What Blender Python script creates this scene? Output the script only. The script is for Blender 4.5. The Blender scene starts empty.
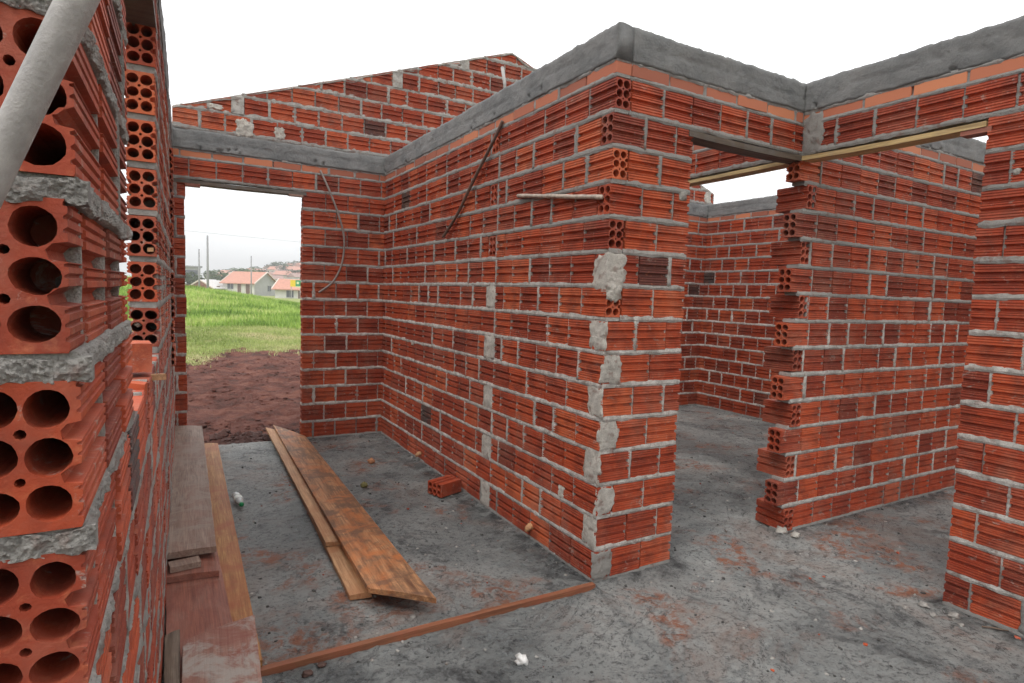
import bpy, math, random
import numpy as np
from mathutils import Vector, Matrix, noise as mnoise
from mathutils.geometry import tessellate_polygon
random.seed(7)
R = math.radians
C = bpy.context.scene.collection
scene = bpy.context.scene
U = random.uniform
def N(x, y=0.0, z=0.0): return mnoise.noise(Vector((x, y, z)))

# ------------------------------------------------------------------ materials
def mat(name):
    m = bpy.data.materials.new(name); m.use_nodes = True
    nt = m.node_tree; b = nt.nodes['Principled BSDF']
    return m, nt, b
def nd(nt, t, **kw):
    n = nt.nodes.new(t)
    for k, v in kw.items():
        if k in n.inputs.keys(): n.inputs[k].default_value = v
        else: setattr(n, k, v)
    return n
def ramp(nt, fac, stops):
    n = nt.nodes.new('ShaderNodeValToRGB'); e = n.color_ramp.elements
    while len(e) < len(stops): e.new(0.5)
    for i, (p, c) in enumerate(stops):
        e[i].position = p; e[i].color = (c[0], c[1], c[2], 1) if len(c) == 3 else c
    nt.links.new(fac, n.inputs[0]); return n.outputs[0]
def mixc(nt, fac, a, b, mode='MIX'):
    n = nt.nodes.new('ShaderNodeMix'); n.data_type = 'RGBA'; n.blend_type = mode
    for s, v in ((0, fac), (6, a), (7, b)):
        if hasattr(v, 'is_linked'): nt.links.new(v, n.inputs[s])
        elif s == 0: n.inputs[0].default_value = v
        else: n.inputs[s].default_value = (v[0], v[1], v[2], 1)
    return n.outputs[2]
def noise_t(nt, co, scale, detail=5, rough=0.6, dist=0.0, vscale=None):
    if vscale:
        mp = nd(nt, 'ShaderNodeMapping'); mp.inputs['Scale'].default_value = vscale
        nt.links.new(co, mp.inputs[0]); co = mp.outputs[0]
    n = nd(nt, 'ShaderNodeTexNoise', Scale=scale, Detail=detail, Roughness=rough, Distortion=dist)
    nt.links.new(co, n.inputs['Vector']); return n.outputs['Fac']
def bump(nt, b, h, strength=0.5, dist=0.01, prev=None):
    n = nd(nt, 'ShaderNodeBump', Strength=strength, Distance=dist)
    nt.links.new(h, n.inputs['Height'])
    if prev: nt.links.new(prev, n.inputs['Normal'])
    nt.links.new(n.outputs[0], b.inputs['Normal']); return n.outputs[0]
def objco(nt): return nd(nt, 'ShaderNodeTexCoord').outputs['Object']
G3 = lambda v: (v, v, v)

def m_brick():
    m, nt, b = mat('fired_clay')
    at = nd(nt, 'ShaderNodeAttribute', attribute_name='tone')
    sep = nd(nt, 'ShaderNodeSeparateColor'); nt.links.new(at.outputs['Color'], sep.inputs[0])
    base = ramp(nt, sep.outputs[0], [(0, (.060, .048, .045)), (.004, (.060, .048, .045)), (.005, (.17, .030, .017)), (.07, (.28, .043, .019)),
                                     (.50, (.385, .060, .021)), (.88, (.45, .082, .028)), (1, (.50, .115, .042))])
    co = objco(nt)
    n1 = noise_t(nt, co, 9, 6, .65)
    base = mixc(nt, ramp(nt, n1, [(.46, G3(0)), (.62, G3(.6))]), base, (.15, .030, .019))
    n2 = noise_t(nt, co, 45, 5, .7)
    base = mixc(nt, ramp(nt, n2, [(.55, G3(0)), (.70, G3(.35))]), base, (.60, .20, .09))
    base = mixc(nt, ramp(nt, noise_t(nt, co, 3.2, 9, .75, .5), [(.48, G3(0)), (.64, G3(.22))]), base, (.46, .27, .19))   # dust
    n3 = noise_t(nt, co, 16, 7, .75, 1.2)
    base = mixc(nt, ramp(nt, n3, [(.60, G3(0)), (.66, G3(.7))]), base, (.36, .31, .27))   # mortar smears
    nt.links.new(base, b.inputs['Base Color'])
    b.inputs['Roughness'].default_value = .62; b.inputs['Specular IOR Level'].default_value = .35
    bump(nt, b, noise_t(nt, co, 120, 8, .75), .5, .004)
    return m
def m_mortar(name='mortar_light', a=(.70, .665, .62), c=(.40, .375, .345), z0=1.3, z1=2.1, up=(.29, .28, .265)):
    m, nt, b = mat(name); co = objco(nt)
    col = mixc(nt, ramp(nt, noise_t(nt, co, 14, 8, .7), [(.40, G3(0)), (.60, G3(1))]), c, a)
    at = nd(nt, 'ShaderNodeAttribute', attribute_name='tone')
    sep = nd(nt, 'ShaderNodeSeparateColor'); nt.links.new(at.outputs['Color'], sep.inputs[0])
    col = mixc(nt, sep.outputs[1], col, up)      # green channel: how fresh (damp, grey) this joint is
    col = mixc(nt, ramp(nt, noise_t(nt, co, 22, 4, .6), [(.55, G3(0)), (.64, G3(.5))]), col, (.22, .10, .07))
    col = mixc(nt, ramp(nt, noise_t(nt, co, 170, 5, .8), [(.36, G3(.5)), (.46, G3(0))]), col, (.16, .145, .13))
    nt.links.new(col, b.inputs['Base Color']); b.inputs['Roughness'].default_value = .95
    p = bump(nt, b, noise_t(nt, co, 110, 10, .85), .8, .010)
    vo = nd(nt, 'ShaderNodeTexVoronoi', Scale=330.0); nt.links.new(co, vo.inputs['Vector']); p = bump(nt, b, vo.outputs['Distance'], .9, .004, p)
    bump(nt, b, noise_t(nt, co, 420, 4, .8), .8, .004, p)
    return m
def m_concrete():
    m, nt, b = mat('beam_concrete'); co = objco(nt)
    col = mixc(nt, ramp(nt, noise_t(nt, co, 5, 8, .7, vscale=(1, 1, 1.3)), [(.38, G3(0)), (.60, G3(1))]), (.135, .139, .140), (.215, .215, .211))
    col = mixc(nt, ramp(nt, noise_t(nt, co, 2.2, 4, .6), [(.5, G3(0)), (.75, G3(.5))]), col, (.21, .205, .195))
    nt.links.new(col, b.inputs['Base Color']); b.inputs['Roughness'].default_value = .85
    h = noise_t(nt, co, 40, 10, .82); p = bump(nt, b, h, .9, .02); bump(nt, b, noise_t(nt, co, 6, 5, .6, vscale=(1, 1, 6)), .2, .015, p)
    return m
def m_floor():
    m, nt, b = mat('screed'); co = objco(nt)
    big = noise_t(nt, co, 1.1, 6, .62)
    col = ramp(nt, big, [(.40, (.28, .298, .296)), (.5, (.39, .405, .395)), (.60, (.49, .495, .475))])
    mid = noise_t(nt, co, 6, 10, .8)
    col = mixc(nt, ramp(nt, mid, [(.38, G3(.65)), (.50, G3(0))]), col, (.17, .182, .185))
    fine = noise_t(nt, co, 42, 8, .85)
    col = mixc(nt, ramp(nt, fine, [(.40, G3(.85)), (.475, G3(0))]), col, (.075, .080, .083))
    col = mixc(nt, ramp(nt, noise_t(nt, co, 70, 6, .8), [(.56, G3(0)), (.66, G3(.6))]), col, (.50, .48, .44))
    rb = noise_t(nt, co, 1.3, 9, .75, 1.0)
    col = mixc(nt, ramp(nt, rb, [(.52, G3(0)), (.64, G3(.40))]), col, (.30, .17, .12))
    def times(a_, b_):
        q = nd(nt, 'ShaderNodeMath', operation='MULTIPLY'); nt.links.new(a_, q.inputs[0]); nt.links.new(b_, q.inputs[1]); return q.outputs[0]
    m1 = ramp(nt, noise_t(nt, co, 1.7, 4, .6, .5), [(.535, G3(0)), (.62, G3(1))])
    m2 = ramp(nt, noise_t(nt, co, 11, 12, .82, .4), [(.47, G3(0)), (.56, G3(.9))])
    col = mixc(nt, times(m1, m2), col, (.40, .135, .060))
    m3 = ramp(nt, noise_t(nt, co, 1.25, 5, .6, 1.5), [(.37, G3(.8)), (.45, G3(0))])
    m4 = ramp(nt, noise_t(nt, co, 13, 12, .86, .3), [(.46, G3(.9)), (.54, G3(.1))])
    col = mixc(nt, times(m3, m4), col, (.045, .048, .052))
    m5 = ramp(nt, noise_t(nt, co, 2.3, 8, .7, 2.5), [(.478, G3(0)), (.50, G3(1)), (.522, G3(0))])
    m6 = ramp(nt, noise_t(nt, co, 20, 8, .85), [(.45, G3(1)), (.54, G3(0))])
    col = mixc(nt, times(m5, m6), col, (.04, .042, .045))
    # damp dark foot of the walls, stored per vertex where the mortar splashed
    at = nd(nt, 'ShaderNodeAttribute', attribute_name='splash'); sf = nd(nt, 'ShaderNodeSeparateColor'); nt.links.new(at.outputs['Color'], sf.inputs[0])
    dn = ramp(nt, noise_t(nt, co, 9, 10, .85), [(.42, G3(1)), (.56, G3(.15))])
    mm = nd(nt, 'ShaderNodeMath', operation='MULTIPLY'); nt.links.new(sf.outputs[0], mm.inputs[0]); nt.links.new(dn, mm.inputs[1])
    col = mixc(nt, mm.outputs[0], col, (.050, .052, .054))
    nt.links.new(col, b.inputs['Base Color'])
    rg = ramp(nt, big, [(.38, G3(.22)), (.58, G3(.5))]); nt.links.new(rg, b.inputs['Roughness'])
    b.inputs['Specular IOR Level'].default_value = .35
    p = bump(nt, b, noise_t(nt, co, 20, 12, .85), 1.0, .045)
    bump(nt, b, noise_t(nt, co, 110, 8, .85), .9, .012, p)
    return m
def m_soil():
    m, nt, b = mat('red_soil'); co = objco(nt)
    col = ramp(nt, noise_t(nt, co, 2.2, 8, .75), [(.38, (.070, .022, .014)), (.5, (.155, .048, .032)), (.62, (.24, .092, .062))])
    col = mixc(nt, ramp(nt, noise_t(nt, co, 35, 6, .8), [(.57, G3(0)), (.66, G3(.6))]), col, (.32, .22, .18))
    g = ramp(nt, noise_t(nt, co, 1.4, 8, .7), [(.3, (.13, .19, .045)), (.5, (.26, .30, .08)), (.7, (.36, .33, .14))])
    at = nd(nt, 'ShaderNodeAttribute', attribute_name='grassy'); sf = nd(nt, 'ShaderNodeSeparateColor'); nt.links.new(at.outputs['Color'], sf.inputs[0])
    ad = nd(nt, 'ShaderNodeMath', operation='ADD'); nt.links.new(sf.outputs[0], ad.inputs[0])
    sb = nd(nt, 'ShaderNodeMath', operation='SUBTRACT'); nt.links.new(noise_t(nt, co, 2.5, 10, .8), sb.inputs[0]); sb.inputs[1].default_value = .5
    nt.links.new(sb.outputs[0], ad.inputs[1])
    sm = ramp(nt, ad.outputs[0], [(.40, G3(0)), (.56, G3(1))])
    nt.links.new(mixc(nt, sm, col, g), b.inputs['Base Color']); b.inputs['Roughness'].default_value = .95
    p = bump(nt, b, noise_t(nt, co, 20, 12, .85), 1.0, .05); bump(nt, b, noise_t(nt, co, 70, 8, .85), 1.0, .02, p)
    return m
def m_wood(name, dark, light, stain, stain_amt=.5, axis=1, stain2=None):
    m, nt, b = mat(name); co = objco(nt)
    vs = [9, 9, 9]; vs[axis] = .7
    g = noise_t(nt, co, 3.2, 8, .65, 1.4, vscale=tuple(vs))
    vs2 = [60, 60, 60]; vs2[axis] = 1.5
    g2 = noise_t(nt, co, 2.0, 5, .7, .6, vscale=tuple(vs2))
    col = mixc(nt, ramp(nt, g, [(.32, G3(0)), (.66, G3(1))]), dark, light)
    col = mixc(nt, ramp(nt, g2, [(.35, G3(.55)), (.55, G3(0))]), col, tuple(c * .5 for c in dark))
    st = noise_t(nt, co, 3.0, 7, .7, .8)
    col = mixc(nt, ramp(nt, st, [(.45, G3(0)), (.62, G3(stain_amt))]), col, stain)
    if stain2:
        s2 = noise_t(nt, co, 7.0, 7, .75, .5)
        col = mixc(nt, ramp(nt, s2, [(.48, G3(0)), (.60, G3(.8))]), col, stain2)
    nt.links.new(col, b.inputs['Base Color']); b.inputs['Roughness'].default_value = .6
    b.inputs['Specular IOR Level'].default_value = .3
    p = bump(nt, b, g2, .35, .003); bump(nt, b, noise_t(nt, co, 90, 5, .7), .25, .003, p)
    return m
def m_plain(name, col, rough=.7, var=.25, scale=8, metal=0, bmp=.0, spec=.4):
    m, nt, b = mat(name); co = objco(nt)
    c2 = tuple(c * (1 - var) for c in col); c1 = tuple(min(1, c * (1 + var)) for c in col)
    nt.links.new(mixc(nt, ramp(nt, noise_t(nt, co, scale, 6, .65), [(.3, G3(0)), (.7, G3(1))]), c2, c1), b.inputs['Base Color'])
    b.inputs['Roughness'].default_value = rough; b.inputs['Metallic'].default_value = metal
    b.inputs['Specular IOR Level'].default_value = spec
    if bmp: bump(nt, b, noise_t(nt, co, scale * 8, 6, .7), bmp, .004)
    return m
def m_tone(name, stops, rough=.8, trans=0.0):
    m, nt, b = mat(name)
    at = nd(nt, 'ShaderNodeAttribute', attribute_name='tone')
    sep = nd(nt, 'ShaderNodeSeparateColor'); nt.links.new(at.outputs['Color'], sep.inputs[0])
    nt.links.new(ramp(nt, sep.outputs[0], stops), b.inputs['Base Color']); b.inputs['Roughness'].default_value = rough
    return m

BRICK = m_brick(); MORTAR = m_mortar(); CONC = m_concrete(); FLOOR = m_floor(); SOIL = m_soil()
PATCH = m_mortar('mortar_blob', (.74, .70, .63), (.50, .47, .42), up=(.26, .25, .235))
FLAT = m_tone('flat_clay_tile', [(0, (.24, .075, .045)), (.5, (.37, .115, .06)), (1, (.50, .18, .085))])
M = dict(
    lintel_dark=m_wood('damp_form_board', (.055, .042, .035), (.15, .115, .085), (.13, .125, .12), .7, 0),
    lintel_pale=m_wood('pale_form_board', (.30, .20, .09), (.62, .46, .22), (.22, .20, .17), .35, 1),
    plank=m_wood('clay_stained_pine', (.13, .055, .028), (.52, .27, .13), (.45, .14, .040), .8, stain2=(.13, .070, .045)),
    plank_edge=m_wood('fresh_pine', (.32, .16, .075), (.58, .34, .18), (.32, .12, .05), .6),
    board_grey=m_wood('weathered_board', (.17, .105, .080), (.36, .27, .215), (.24, .12, .09), .6, stain2=(.28, .215, .175)),
    board_red=m_wood('red_dusted_board', (.19, .060, .042), (.33, .12, .08), (.32, .20, .16), .4),
    board_orange=m_wood('orange_pine_board', (.26, .10, .035), (.50, .26, .10), (.30, .08, .035), .75),
    board_stain=m_wood('mortar_splashed_board', (.25, .13, .10), (.38, .23, .18), (.22, .06, .04), .9, 1, (.36, .33, .295)),
    board_dark=m_wood('rough_dark_board', (.09, .06, .045), (.24, .18, .13), (.12, .08, .06), .5),
    batten=m_wood('clay_stained_batten', (.17, .065, .035), (.30, .12, .06), (.26, .075, .04), .6, 0),
    pvc=m_plain('scuffed_grey_tube', (.31, .295, .28), .42, .30, 30, 0, .35, .5),
    pipe=m_plain('dirty_pipe', (.36, .30, .25), .55, .5, 30, 0, .4),
    conduit=m_plain('dusty_conduit', (.20, .165, .15), .5, .2, 20),
    conduit_dark=m_plain('dark_conduit', (.12, .075, .06), .5, .3, 20),
)

# ------------------------------------------------------------------ object helpers
def tag(o, label=None, cat=None, group=None, kind=None):
    if label: o['label'] = label
    if cat: o['category'] = cat
    if group: o['group'] = group
    if kind: o['kind'] = kind
    return o
def empty(name, loc=(0, 0, 0), rz=0, **kw):
    o = bpy.data.objects.new(name, None); C.objects.link(o); o.location = loc; o.rotation_euler = (0, 0, rz)
    o.empty_display_size = .1
    return tag(o, **kw)
class Buf:
    def __init__(s): s.v = []; s.f = []; s.m = []; s.t = []; s.sm = []
    def add(s, vs, fs, mi=0, tone=(.5, 0, 0), smooth=False):
        b = len(s.v); s.v.extend(vs); s.t.extend([tone] * len(vs))
        for f in fs: s.f.append(tuple(i + b for i in f)); s.m.append(mi); s.sm.append(smooth)
    def box(s, a, c, mi=0, tone=(.5, 0, 0)):
        (x0, y0, z0), (x1, y1, z1) = a, c
        s.add([(x0,y0,z0),(x1,y0,z0),(x1,y1,z0),(x0,y1,z0),(x0,y0,z1),(x1,y0,z1),(x1,y1,z1),(x0,y1,z1)],
              [(0,3,2,1),(4,5,6,7),(0,1,5,4),(1,2,6,5),(2,3,7,6),(3,0,4,7)], mi, tone)
    def grid(s, P, closed_u=False, mi=0, tone=(.5, 0, 0), caps=False, smooth=True):
        """P[i][j]: rings i along, j around (closed_u closes j)"""
        n, k = len(P), len(P[0]); vs = [p for r in P for p in r]; fs = []
        for i in range(n - 1):
            for j in range(k if closed_u else k - 1):
                j2 = (j + 1) % k
                fs.append((i*k+j, i*k+j2, (i+1)*k+j2, (i+1)*k+j))
        if caps: fs.append(tuple(range(k))[::-1]); fs.append(tuple((n-1)*k + j for j in range(k)))
        s.add(vs, fs, mi, tone, smooth)
    def tube(s, pts, r, n=10, mi=0, tone=(.5, 0, 0), caps=True):
        pts = [Vector(p) for p in pts]; P = []
        for i, p in enumerate(pts):
            d = (pts[min(i+1, len(pts)-1)] - pts[max(i-1, 0)]).normalized()
            a = d.orthogonal().normalized() if i == 0 else (pa - d * pa.dot(d)).normalized()
            pa = a; c = d.cross(a); rr = r[i] if isinstance(r, (list, tuple)) else r
            P.append([tuple(p + (a * math.cos(2*math.pi*j/n) + c * math.sin(2*math.pi*j/n)) * rr) for j in range(n)])
        s.grid(P, True, mi, tone, caps)
    def build(s, name, mats, parent=None, xf=None):
        me = bpy.data.meshes.new(name); me.from_pydata(s.v if xf is None else [xf(*p) for p in s.v], [], s.f)
        for m in (mats if isinstance(mats, (list, tuple)) else [mats]): me.materials.append(m)
        me.polygons.foreach_set('material_index', s.m); me.polygons.foreach_set('use_smooth', s.sm)
        a = me.color_attributes.new('tone', 'FLOAT_COLOR', 'POINT')
        t = np.ones((len(s.t), 4), dtype=np.float32); t[:, :3] = np.array(s.t, dtype=np.float32).reshape(-1, 3)
        a.data.foreach_set('color', t.ravel()); me.update()
        o = bpy.data.objects.new(name, me); C.objects.link(o)
        if parent: o.parent = parent
        return o

# ------------------------------------------------------------------ the hollow brick
PITCH, BH, BT, BL, JT = .16, .1375, .09, .19, .010
def side_profile(H=BH, simple=False):
    """(inset, z) up the ribbed flank of a six-hole clay brick"""
    p = [(.0015, 0)]
    def fine(z0, z1, n):
        w = (z1 - z0) / n
        for i in range(n):
            a = z0 + i * w
            p.extend([(0, a + w*.12), (0, a + w*.62), (.0034, a + w*.70), (.0034, a + w*.90)])
    fine(.002, .040, 3)
    p.extend([(0, .0403), (0, .0415), (.0135, .0435), (.0160, .0520), (.0110, .0580), (0, .0605)])
    fine(.061, .081, 2)
    p.extend([(0, .0812), (0, .0818), (.0135, .0838), (.0160, .0920), (.0110, .0980), (0, .1000)])
    fine(.100, .1355, 3)
    p.append((.0015, BH))
    return p
PROF = side_profile()
def end_template():
    """outline (thickness, z) plus holes, triangulated once"""
    out = [(i, z) for i, z in PROF] + [(BT - i, z) for i, z in reversed(PROF)]
    loops = [out]; holes = []
    for cx in (.0245, .0655):
        for cz in (.0250, .0690, .1125):
            holes.append((cx, cz, .0182, .0178, 18))
    for cz in (.0470, .0908): holes.append((.045, cz, .0046, .0046, 8))
    for cx, cz, rx, rz, n in holes:
        loops.append([(cx + rx*math.cos(-2*math.pi*k/n), cz + rz*math.sin(-2*math.pi*k/n)) for k in range(n)])
    tri = tessellate_polygon([[Vector((x, z, 0)) for x, z in l] for l in loops])
    return loops, tri
EVAR = []
for _k in range(8):
    l_, t_ = end_template(); random.seed(100 + _k); n_ = []
    for q_, lp_ in enumerate(l_):
        cx_ = sum(p[0] for p in lp_)/len(lp_); cz_ = sum(p[1] for p in lp_)/len(lp_)
        if q_ == 0: n_.append([(x + N(x*60, z*90, _k)*.0012*(1 if .004 < x < .086 else .5), z) for x, z in lp_]); continue
        sx_, sz_ = U(.93, 1.06), U(.90, 1.05); dx_, dz_ = U(-.0011, .0011), U(-.0012, .0012); sk_ = U(-.10, .10)
        n_.append([(cx_ + dx_ + (x - cx_)*sx_*(1 + .05*N(x*300, z*300, _k)) + (z - cz_)*sk_, cz_ + dz_ + (z - cz_)*sz_*(1 + .05*N(x*300, z*300, _k + 9))) for x, z in lp_])
    EVAR.append((n_, t_))
random.seed(7)
NP = len(PROF)
def brick(buf, u0, z0, L=BL, v0=0.0, axis='u', holes=(False, False), tone=None, mi=0, jit=1.0, H=BH):
    """length axis 'u' (stretcher) or 'v' (header); front face of the stretcher is v = v0"""
    if tone is None: tone = random.random()
    tn = (tone, 0, 0)
    du, dv, dz = U(-.0015, .0015)*jit, U(-.0028, .0028)*jit, U(-.002, .002)*jit
    rot = U(-.010, .010)*jit; rz = U(-.008, .008)*jit; sz = H / BH
    cu, cv = (u0 + L/2, v0 + BT/2) if axis == 'u' else (u0 + BT/2, v0 + L/2)
    def T(l, t, z):       # l along length, t across thickness
        z = z * sz
        a, b = (l, t) if axis == 'u' else (t, l)
        a0 = (u0 if axis == 'u' else u0) + a; b0 = v0 + b
        x = a0 - cu; y = b0 - cv
        return (cu + x - y*rot + du, cv + y + x*rot + dv, z0 + z + dz + (x * rz if axis == 'u' else y * rz))
    ring = [(i, z) for i, z in PROF] + [(BT - i, z) for i, z in reversed(PROF)]
    k = len(ring)
    vs = [T(0, t, z) for t, z in ring] + [T(L, t, z) for t, z in ring]
    fs = [(j, (j+1) % k, k + (j+1) % k, k + j) for j in range(k)]
    for side in (0, 1):
        if not holes[side]: fs.append(tuple(side*k + j for j in range(k)))
    buf.add(vs, fs, mi, tn)
    for side in (0, 1):
        if holes[side]:
            ELOOPS, ETRI = random.choice(EVAR); l0 = 0 if side == 0 else L; sg = 1 if side == 0 else -1
            flat = [p for lp in ELOOPS for p in lp]
            buf.add([T(l0, t, z) for t, z in flat], ETRI, mi, tn)
            for hp in ELOOPS[1:]:
                n = len(hp); dp = L * (.49 if holes[0] and holes[1] else .96)
                buf.add([T(l0, t, z) for t, z in hp] + [T(l0 + sg*dp, t, z) for t, z in hp],
                        [(j, (j+1) % n, n + (j+1) % n, n + j) for j in range(n)] + [tuple(range(n, 2*n))], mi, tn)
def fresh(z):
    if z > 2.64: return .55
    if z < .03: return .9
    """mortar in the upper courses is newer and still damp"""
    return max(0, min(.92, (z - 1.15) / .75)) * .95
def bed(buf, u0, u1, z0, h=.02, v0=0.0, T=BT, step=.025, seed=0, mi=1, big=1.0, fr=None):
    n = max(2, int((u1 - u0) / step)); P = []
    for i in range(n + 1):
        u = u0 + (u1 - u0) * i / n
        a = N(u*9, z0*31, seed)*.003*big; b = N(u*32, z0*17, seed + 5)*.0035*big + N(u*90, z0*17, seed + 6)*.002*big + (N(u*230, z0*17, seed + 16)*.0035 if step < .01 else 0); c = N(u*21, z0*11, seed+9)*.004*big
        c2 = N(u*33, z0*13, seed + 12)*.004*big
        bb = -.0024 - a - b
        a2 = N(u*8, z0*29, seed + 20)*.006; e = .0015
        zs0, zs1 = z0 - e - abs(c)*1.6, z0 + h + e + abs(c2)*1.6
        if i in (0, n): bb += .004; a2 = -.004
        zs0 -= .0025 + max(0, N(u*13, z0*7, seed + 30))*.009 - .001; zs1 += .002 + max(0, N(u*15, z0*9, seed + 33))*.007
        P.append([(u, v0 + .009, z0 - e), (u, v0 + bb + .0035, zs0), (u, v0 + bb, z0 + h*.3 + c), (u, v0 + bb + .001 + c2*.4, z0 + h*.7 + c2), (u, v0 + bb + .004, zs1), (u, v0 + .009, z0 + h + e),
                  (u, v0 + T - .009, z0 + h + e), (u, v0 + T + a2, z0 + h*.7 + c), (u, v0 + T + a2 - c, z0 + h*.3), (u, v0 + T - .009, z0 - e)])
    buf.grid(P, True, mi, (U(.3, .7), fresh(z0) if fr is None else fr, 0), True, smooth=False)
def bed_fine(buf, u0, u1, z0, h=.02, v0=0.0, T=BT, seed=0, mi=1, fr=.5):
    n = max(2, int((u1 - u0) / .0035)); P = []
    for i in range(n + 1):
        u = u0 + (u1 - u0) * i / n; row = [(u, v0 + .012, z0 - .002)]
        base = -.001 - N(u*11, z0*31, seed)*.006 - N(u*35, z0*9, seed + 4)*.004
        lo = z0 - .002 - max(0, N(u*17, z0, seed + 7))*.008; hi = z0 + h + .002 + max(0, N(u*19, z0, seed + 8))*.006
        for k in range(11):
            g = k/10; z = lo + (hi - lo)*g
            d = base*math.sin(math.pi*(.15 + .7*g)) + N(u*85, z*85, seed)*.0035 + N(u*200, z*200, seed + 2)*.0026 + max(0, N(u*60, z*60, seed + 5) - .2)*.012
            if k in (0, 10): d = .0045
            row.append((u, v0 + d, z))
        row += [(u, v0 + .012, z0 + h + .002), (u, v0 + T - .009, z0 + h + .002), (u, v0 + T, z0 + h*.6), (u, v0 + T - .009, z0 - .002)]
        P.append(row)
    buf.grid(P, True, mi, (.5, fr, 0), True, smooth=False)
def head(buf, u, z0, w=JT, v0=0.0, T=BT, H=BH, seed=0, mi=1):
    k = random.random()
    if k < .22: d0 = .012                     # open, shadowed joint
    elif k < .75: d0 = .0035
    else: d0 = -.0015
    P = []; x0, x1 = u - w/2 - .001, u + w/2 + .001
    wide = U(.003, .015) if k > .68 else U(.0005, .003)
    for i in range(7):
        z = z0 - .004 + (H + .008) * i / 6
        b = N(z*40, u*13, seed)*.003; e = abs(N(z*30, u*7, seed + 3))*.006 + wide * (.5 + N(z*25, u*3, seed + 8))
        if d0 > .005: e = 0
        P.append([(x0 - e, v0 + max(d0, .001) + .004, z), (x0 - e*.6, v0 + d0 + b, z), (x1 + e*.6, v0 + d0 + b + .001, z), (x1 + e, v0 + max(d0, .001) + .004, z),
                  (x1, v0 + T - .004, z), (x0, v0 + T - .004 + b, z)])
    buf.grid(P, True, mi, (U(.3, .7), fresh(z0), 0), True)
def course(buf, u0, u1, z0, phase=0.0, v0=0.0, holes=(False, False), skip=(), seed=0, dark=0.0, gaps=()):
    """one course of stretchers from u0 to u1; phase = length of first cut brick (0: whole)"""
    cuts = [u0]; u = u0 + (phase if phase > .03 else BL + JT)
    while u < u1 - .045: cuts.append(u); u += BL + JT
    cuts.append(u1 + JT)
    for i in range(len(cuts) - 1):
        a, b = cuts[i], cuts[i+1] - JT
        t = random.random(); t = t if t < .02 else max(.03, min(1, t - dark))
        if not any(s0 < (a+b)/2 < s1 for s0, s1 in skip):
            brick(buf, a, z0, b - a, v0, 'u', (holes[0] and i == 0, holes[1] and i == len(cuts) - 2), t)
        if i > 0: head(buf, a - JT/2, z0, seed=seed, v0=v0)
def flat_row(buf, u0, u1, z0, v0=0.0, L=.235, h=.052):
    """bricks laid on their flat, smooth edge out, under the ring beam"""
    u = u0
    while u < u1 - .02:
        b = min(u + L, u1); rot = U(-.008, .008); dv = U(-.003, .004); t = (random.random(), 0, 0)
        e = .004; vs = []
        for (x, y) in ((u, v0 + dv + e), (u + e, v0 + dv), (b - JT - e, v0 + dv), (b - JT, v0 + dv + e), (b - JT, v0 + BT), (u, v0 + BT)):
            for z in (z0, z0 + h): vs.append((x, y, z + (x - u) * rot))
        fs = [(2*i, 2*((i+1) % 6), 2*((i+1) % 6)+1, 2*i+1) for i in range(6)] + [tuple(range(0, 12, 2))[::-1], tuple(range(1, 12, 2))]
        buf.add(vs, fs, 2, t)
        head(buf, b - JT/2, z0, v0=v0, H=h, w=JT*1.3)
        u = b
def frame(ox, oy, ang, flip=False):
    """local (u along, v into the wall, z) -> world"""
    ca, sa = math.cos(ang), math.sin(ang); s = -1 if flip else 1
    return lambda u, v, z: (ox + u*ca - s*v*sa, oy + u*sa + s*v*ca, z)
def beam(parent, xf, u0, u1, z0=2.472, z1=2.63, v0=0.0, T=BT, seed=0, name='concrete_beam', proud=.004, holes=True):
    n = int((u1 - u0) / .014); P = []; k = 12
    for i in range(n + 1):
        u = u0 + (u1 - u0) * i / n; row = []
        top = z1 + N(u*3, seed)*.008 + N(u*17, seed+3)*.007 + N(u*45, seed+5)*.005
        bot = z0 + N(u*7, seed+8)*.006 + N(u*30, seed+2)*.005
        for j in range(k):
            z = bot + (top - bot) * j / (k-1)
            d = -proud + N(u*2.5, z*4, seed)*.006 + N(u*14, z*20, seed)*.004 + N(u*50, z*60, seed)*.0022 + (.005 if abs(z - 2.55 - N(u*1.2, seed)*.01) < .006 else 0)
            h = N(u*26, z*40, seed + 11) + .35*N(u*60, z*80, seed)
            lim = .22 + .95 * (j/(k-1)) * 1.6
            if holes and 0 < j < k-2 and N(u*1.9, seed + 31) > .02 and h > lim: d += .022
            if j == k-1: d += .006
            row.append((u, v0 + d, z))
        row += [(u, v0 + T*.35, top + N(u*20, seed+40)*.003 + .003), (u, v0 + T*.7, top), (u, v0 + T + .002, top - .006), (u, v0 + T + .003, bot)]
        P.append(row)
    b = Buf(); b.grid(P, True, 0, (.5, 0, 0), True, smooth=True)
    return b.build(name, CONC, parent, xf)
def lintel(parent, xf, u0, u1, z0=2.205, v0=0.0, T=BT, m='lintel_dark', th=.026, dz=0.0, name='lintel_board', sag=.006):
    b = Buf(); n = 24; P = []
    for i in range(n + 1):
        t = i / n; u = u0 + (u1 - u0)*t; z = z0 + dz*t - sag*math.sin(math.pi*t) + N(u*9, 3)*.0012
        P.append([(u, v0 - .004, z), (u, v0 - .004, z + th), (u, v0 + T + .006, z + th), (u, v0 + T + .006, z)])
    b.grid(P, True, 0, (.5, 0, 0), True, smooth=False)
    return b.build(name, M[m] if isinstance(m, str) else m, parent, xf)
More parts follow.
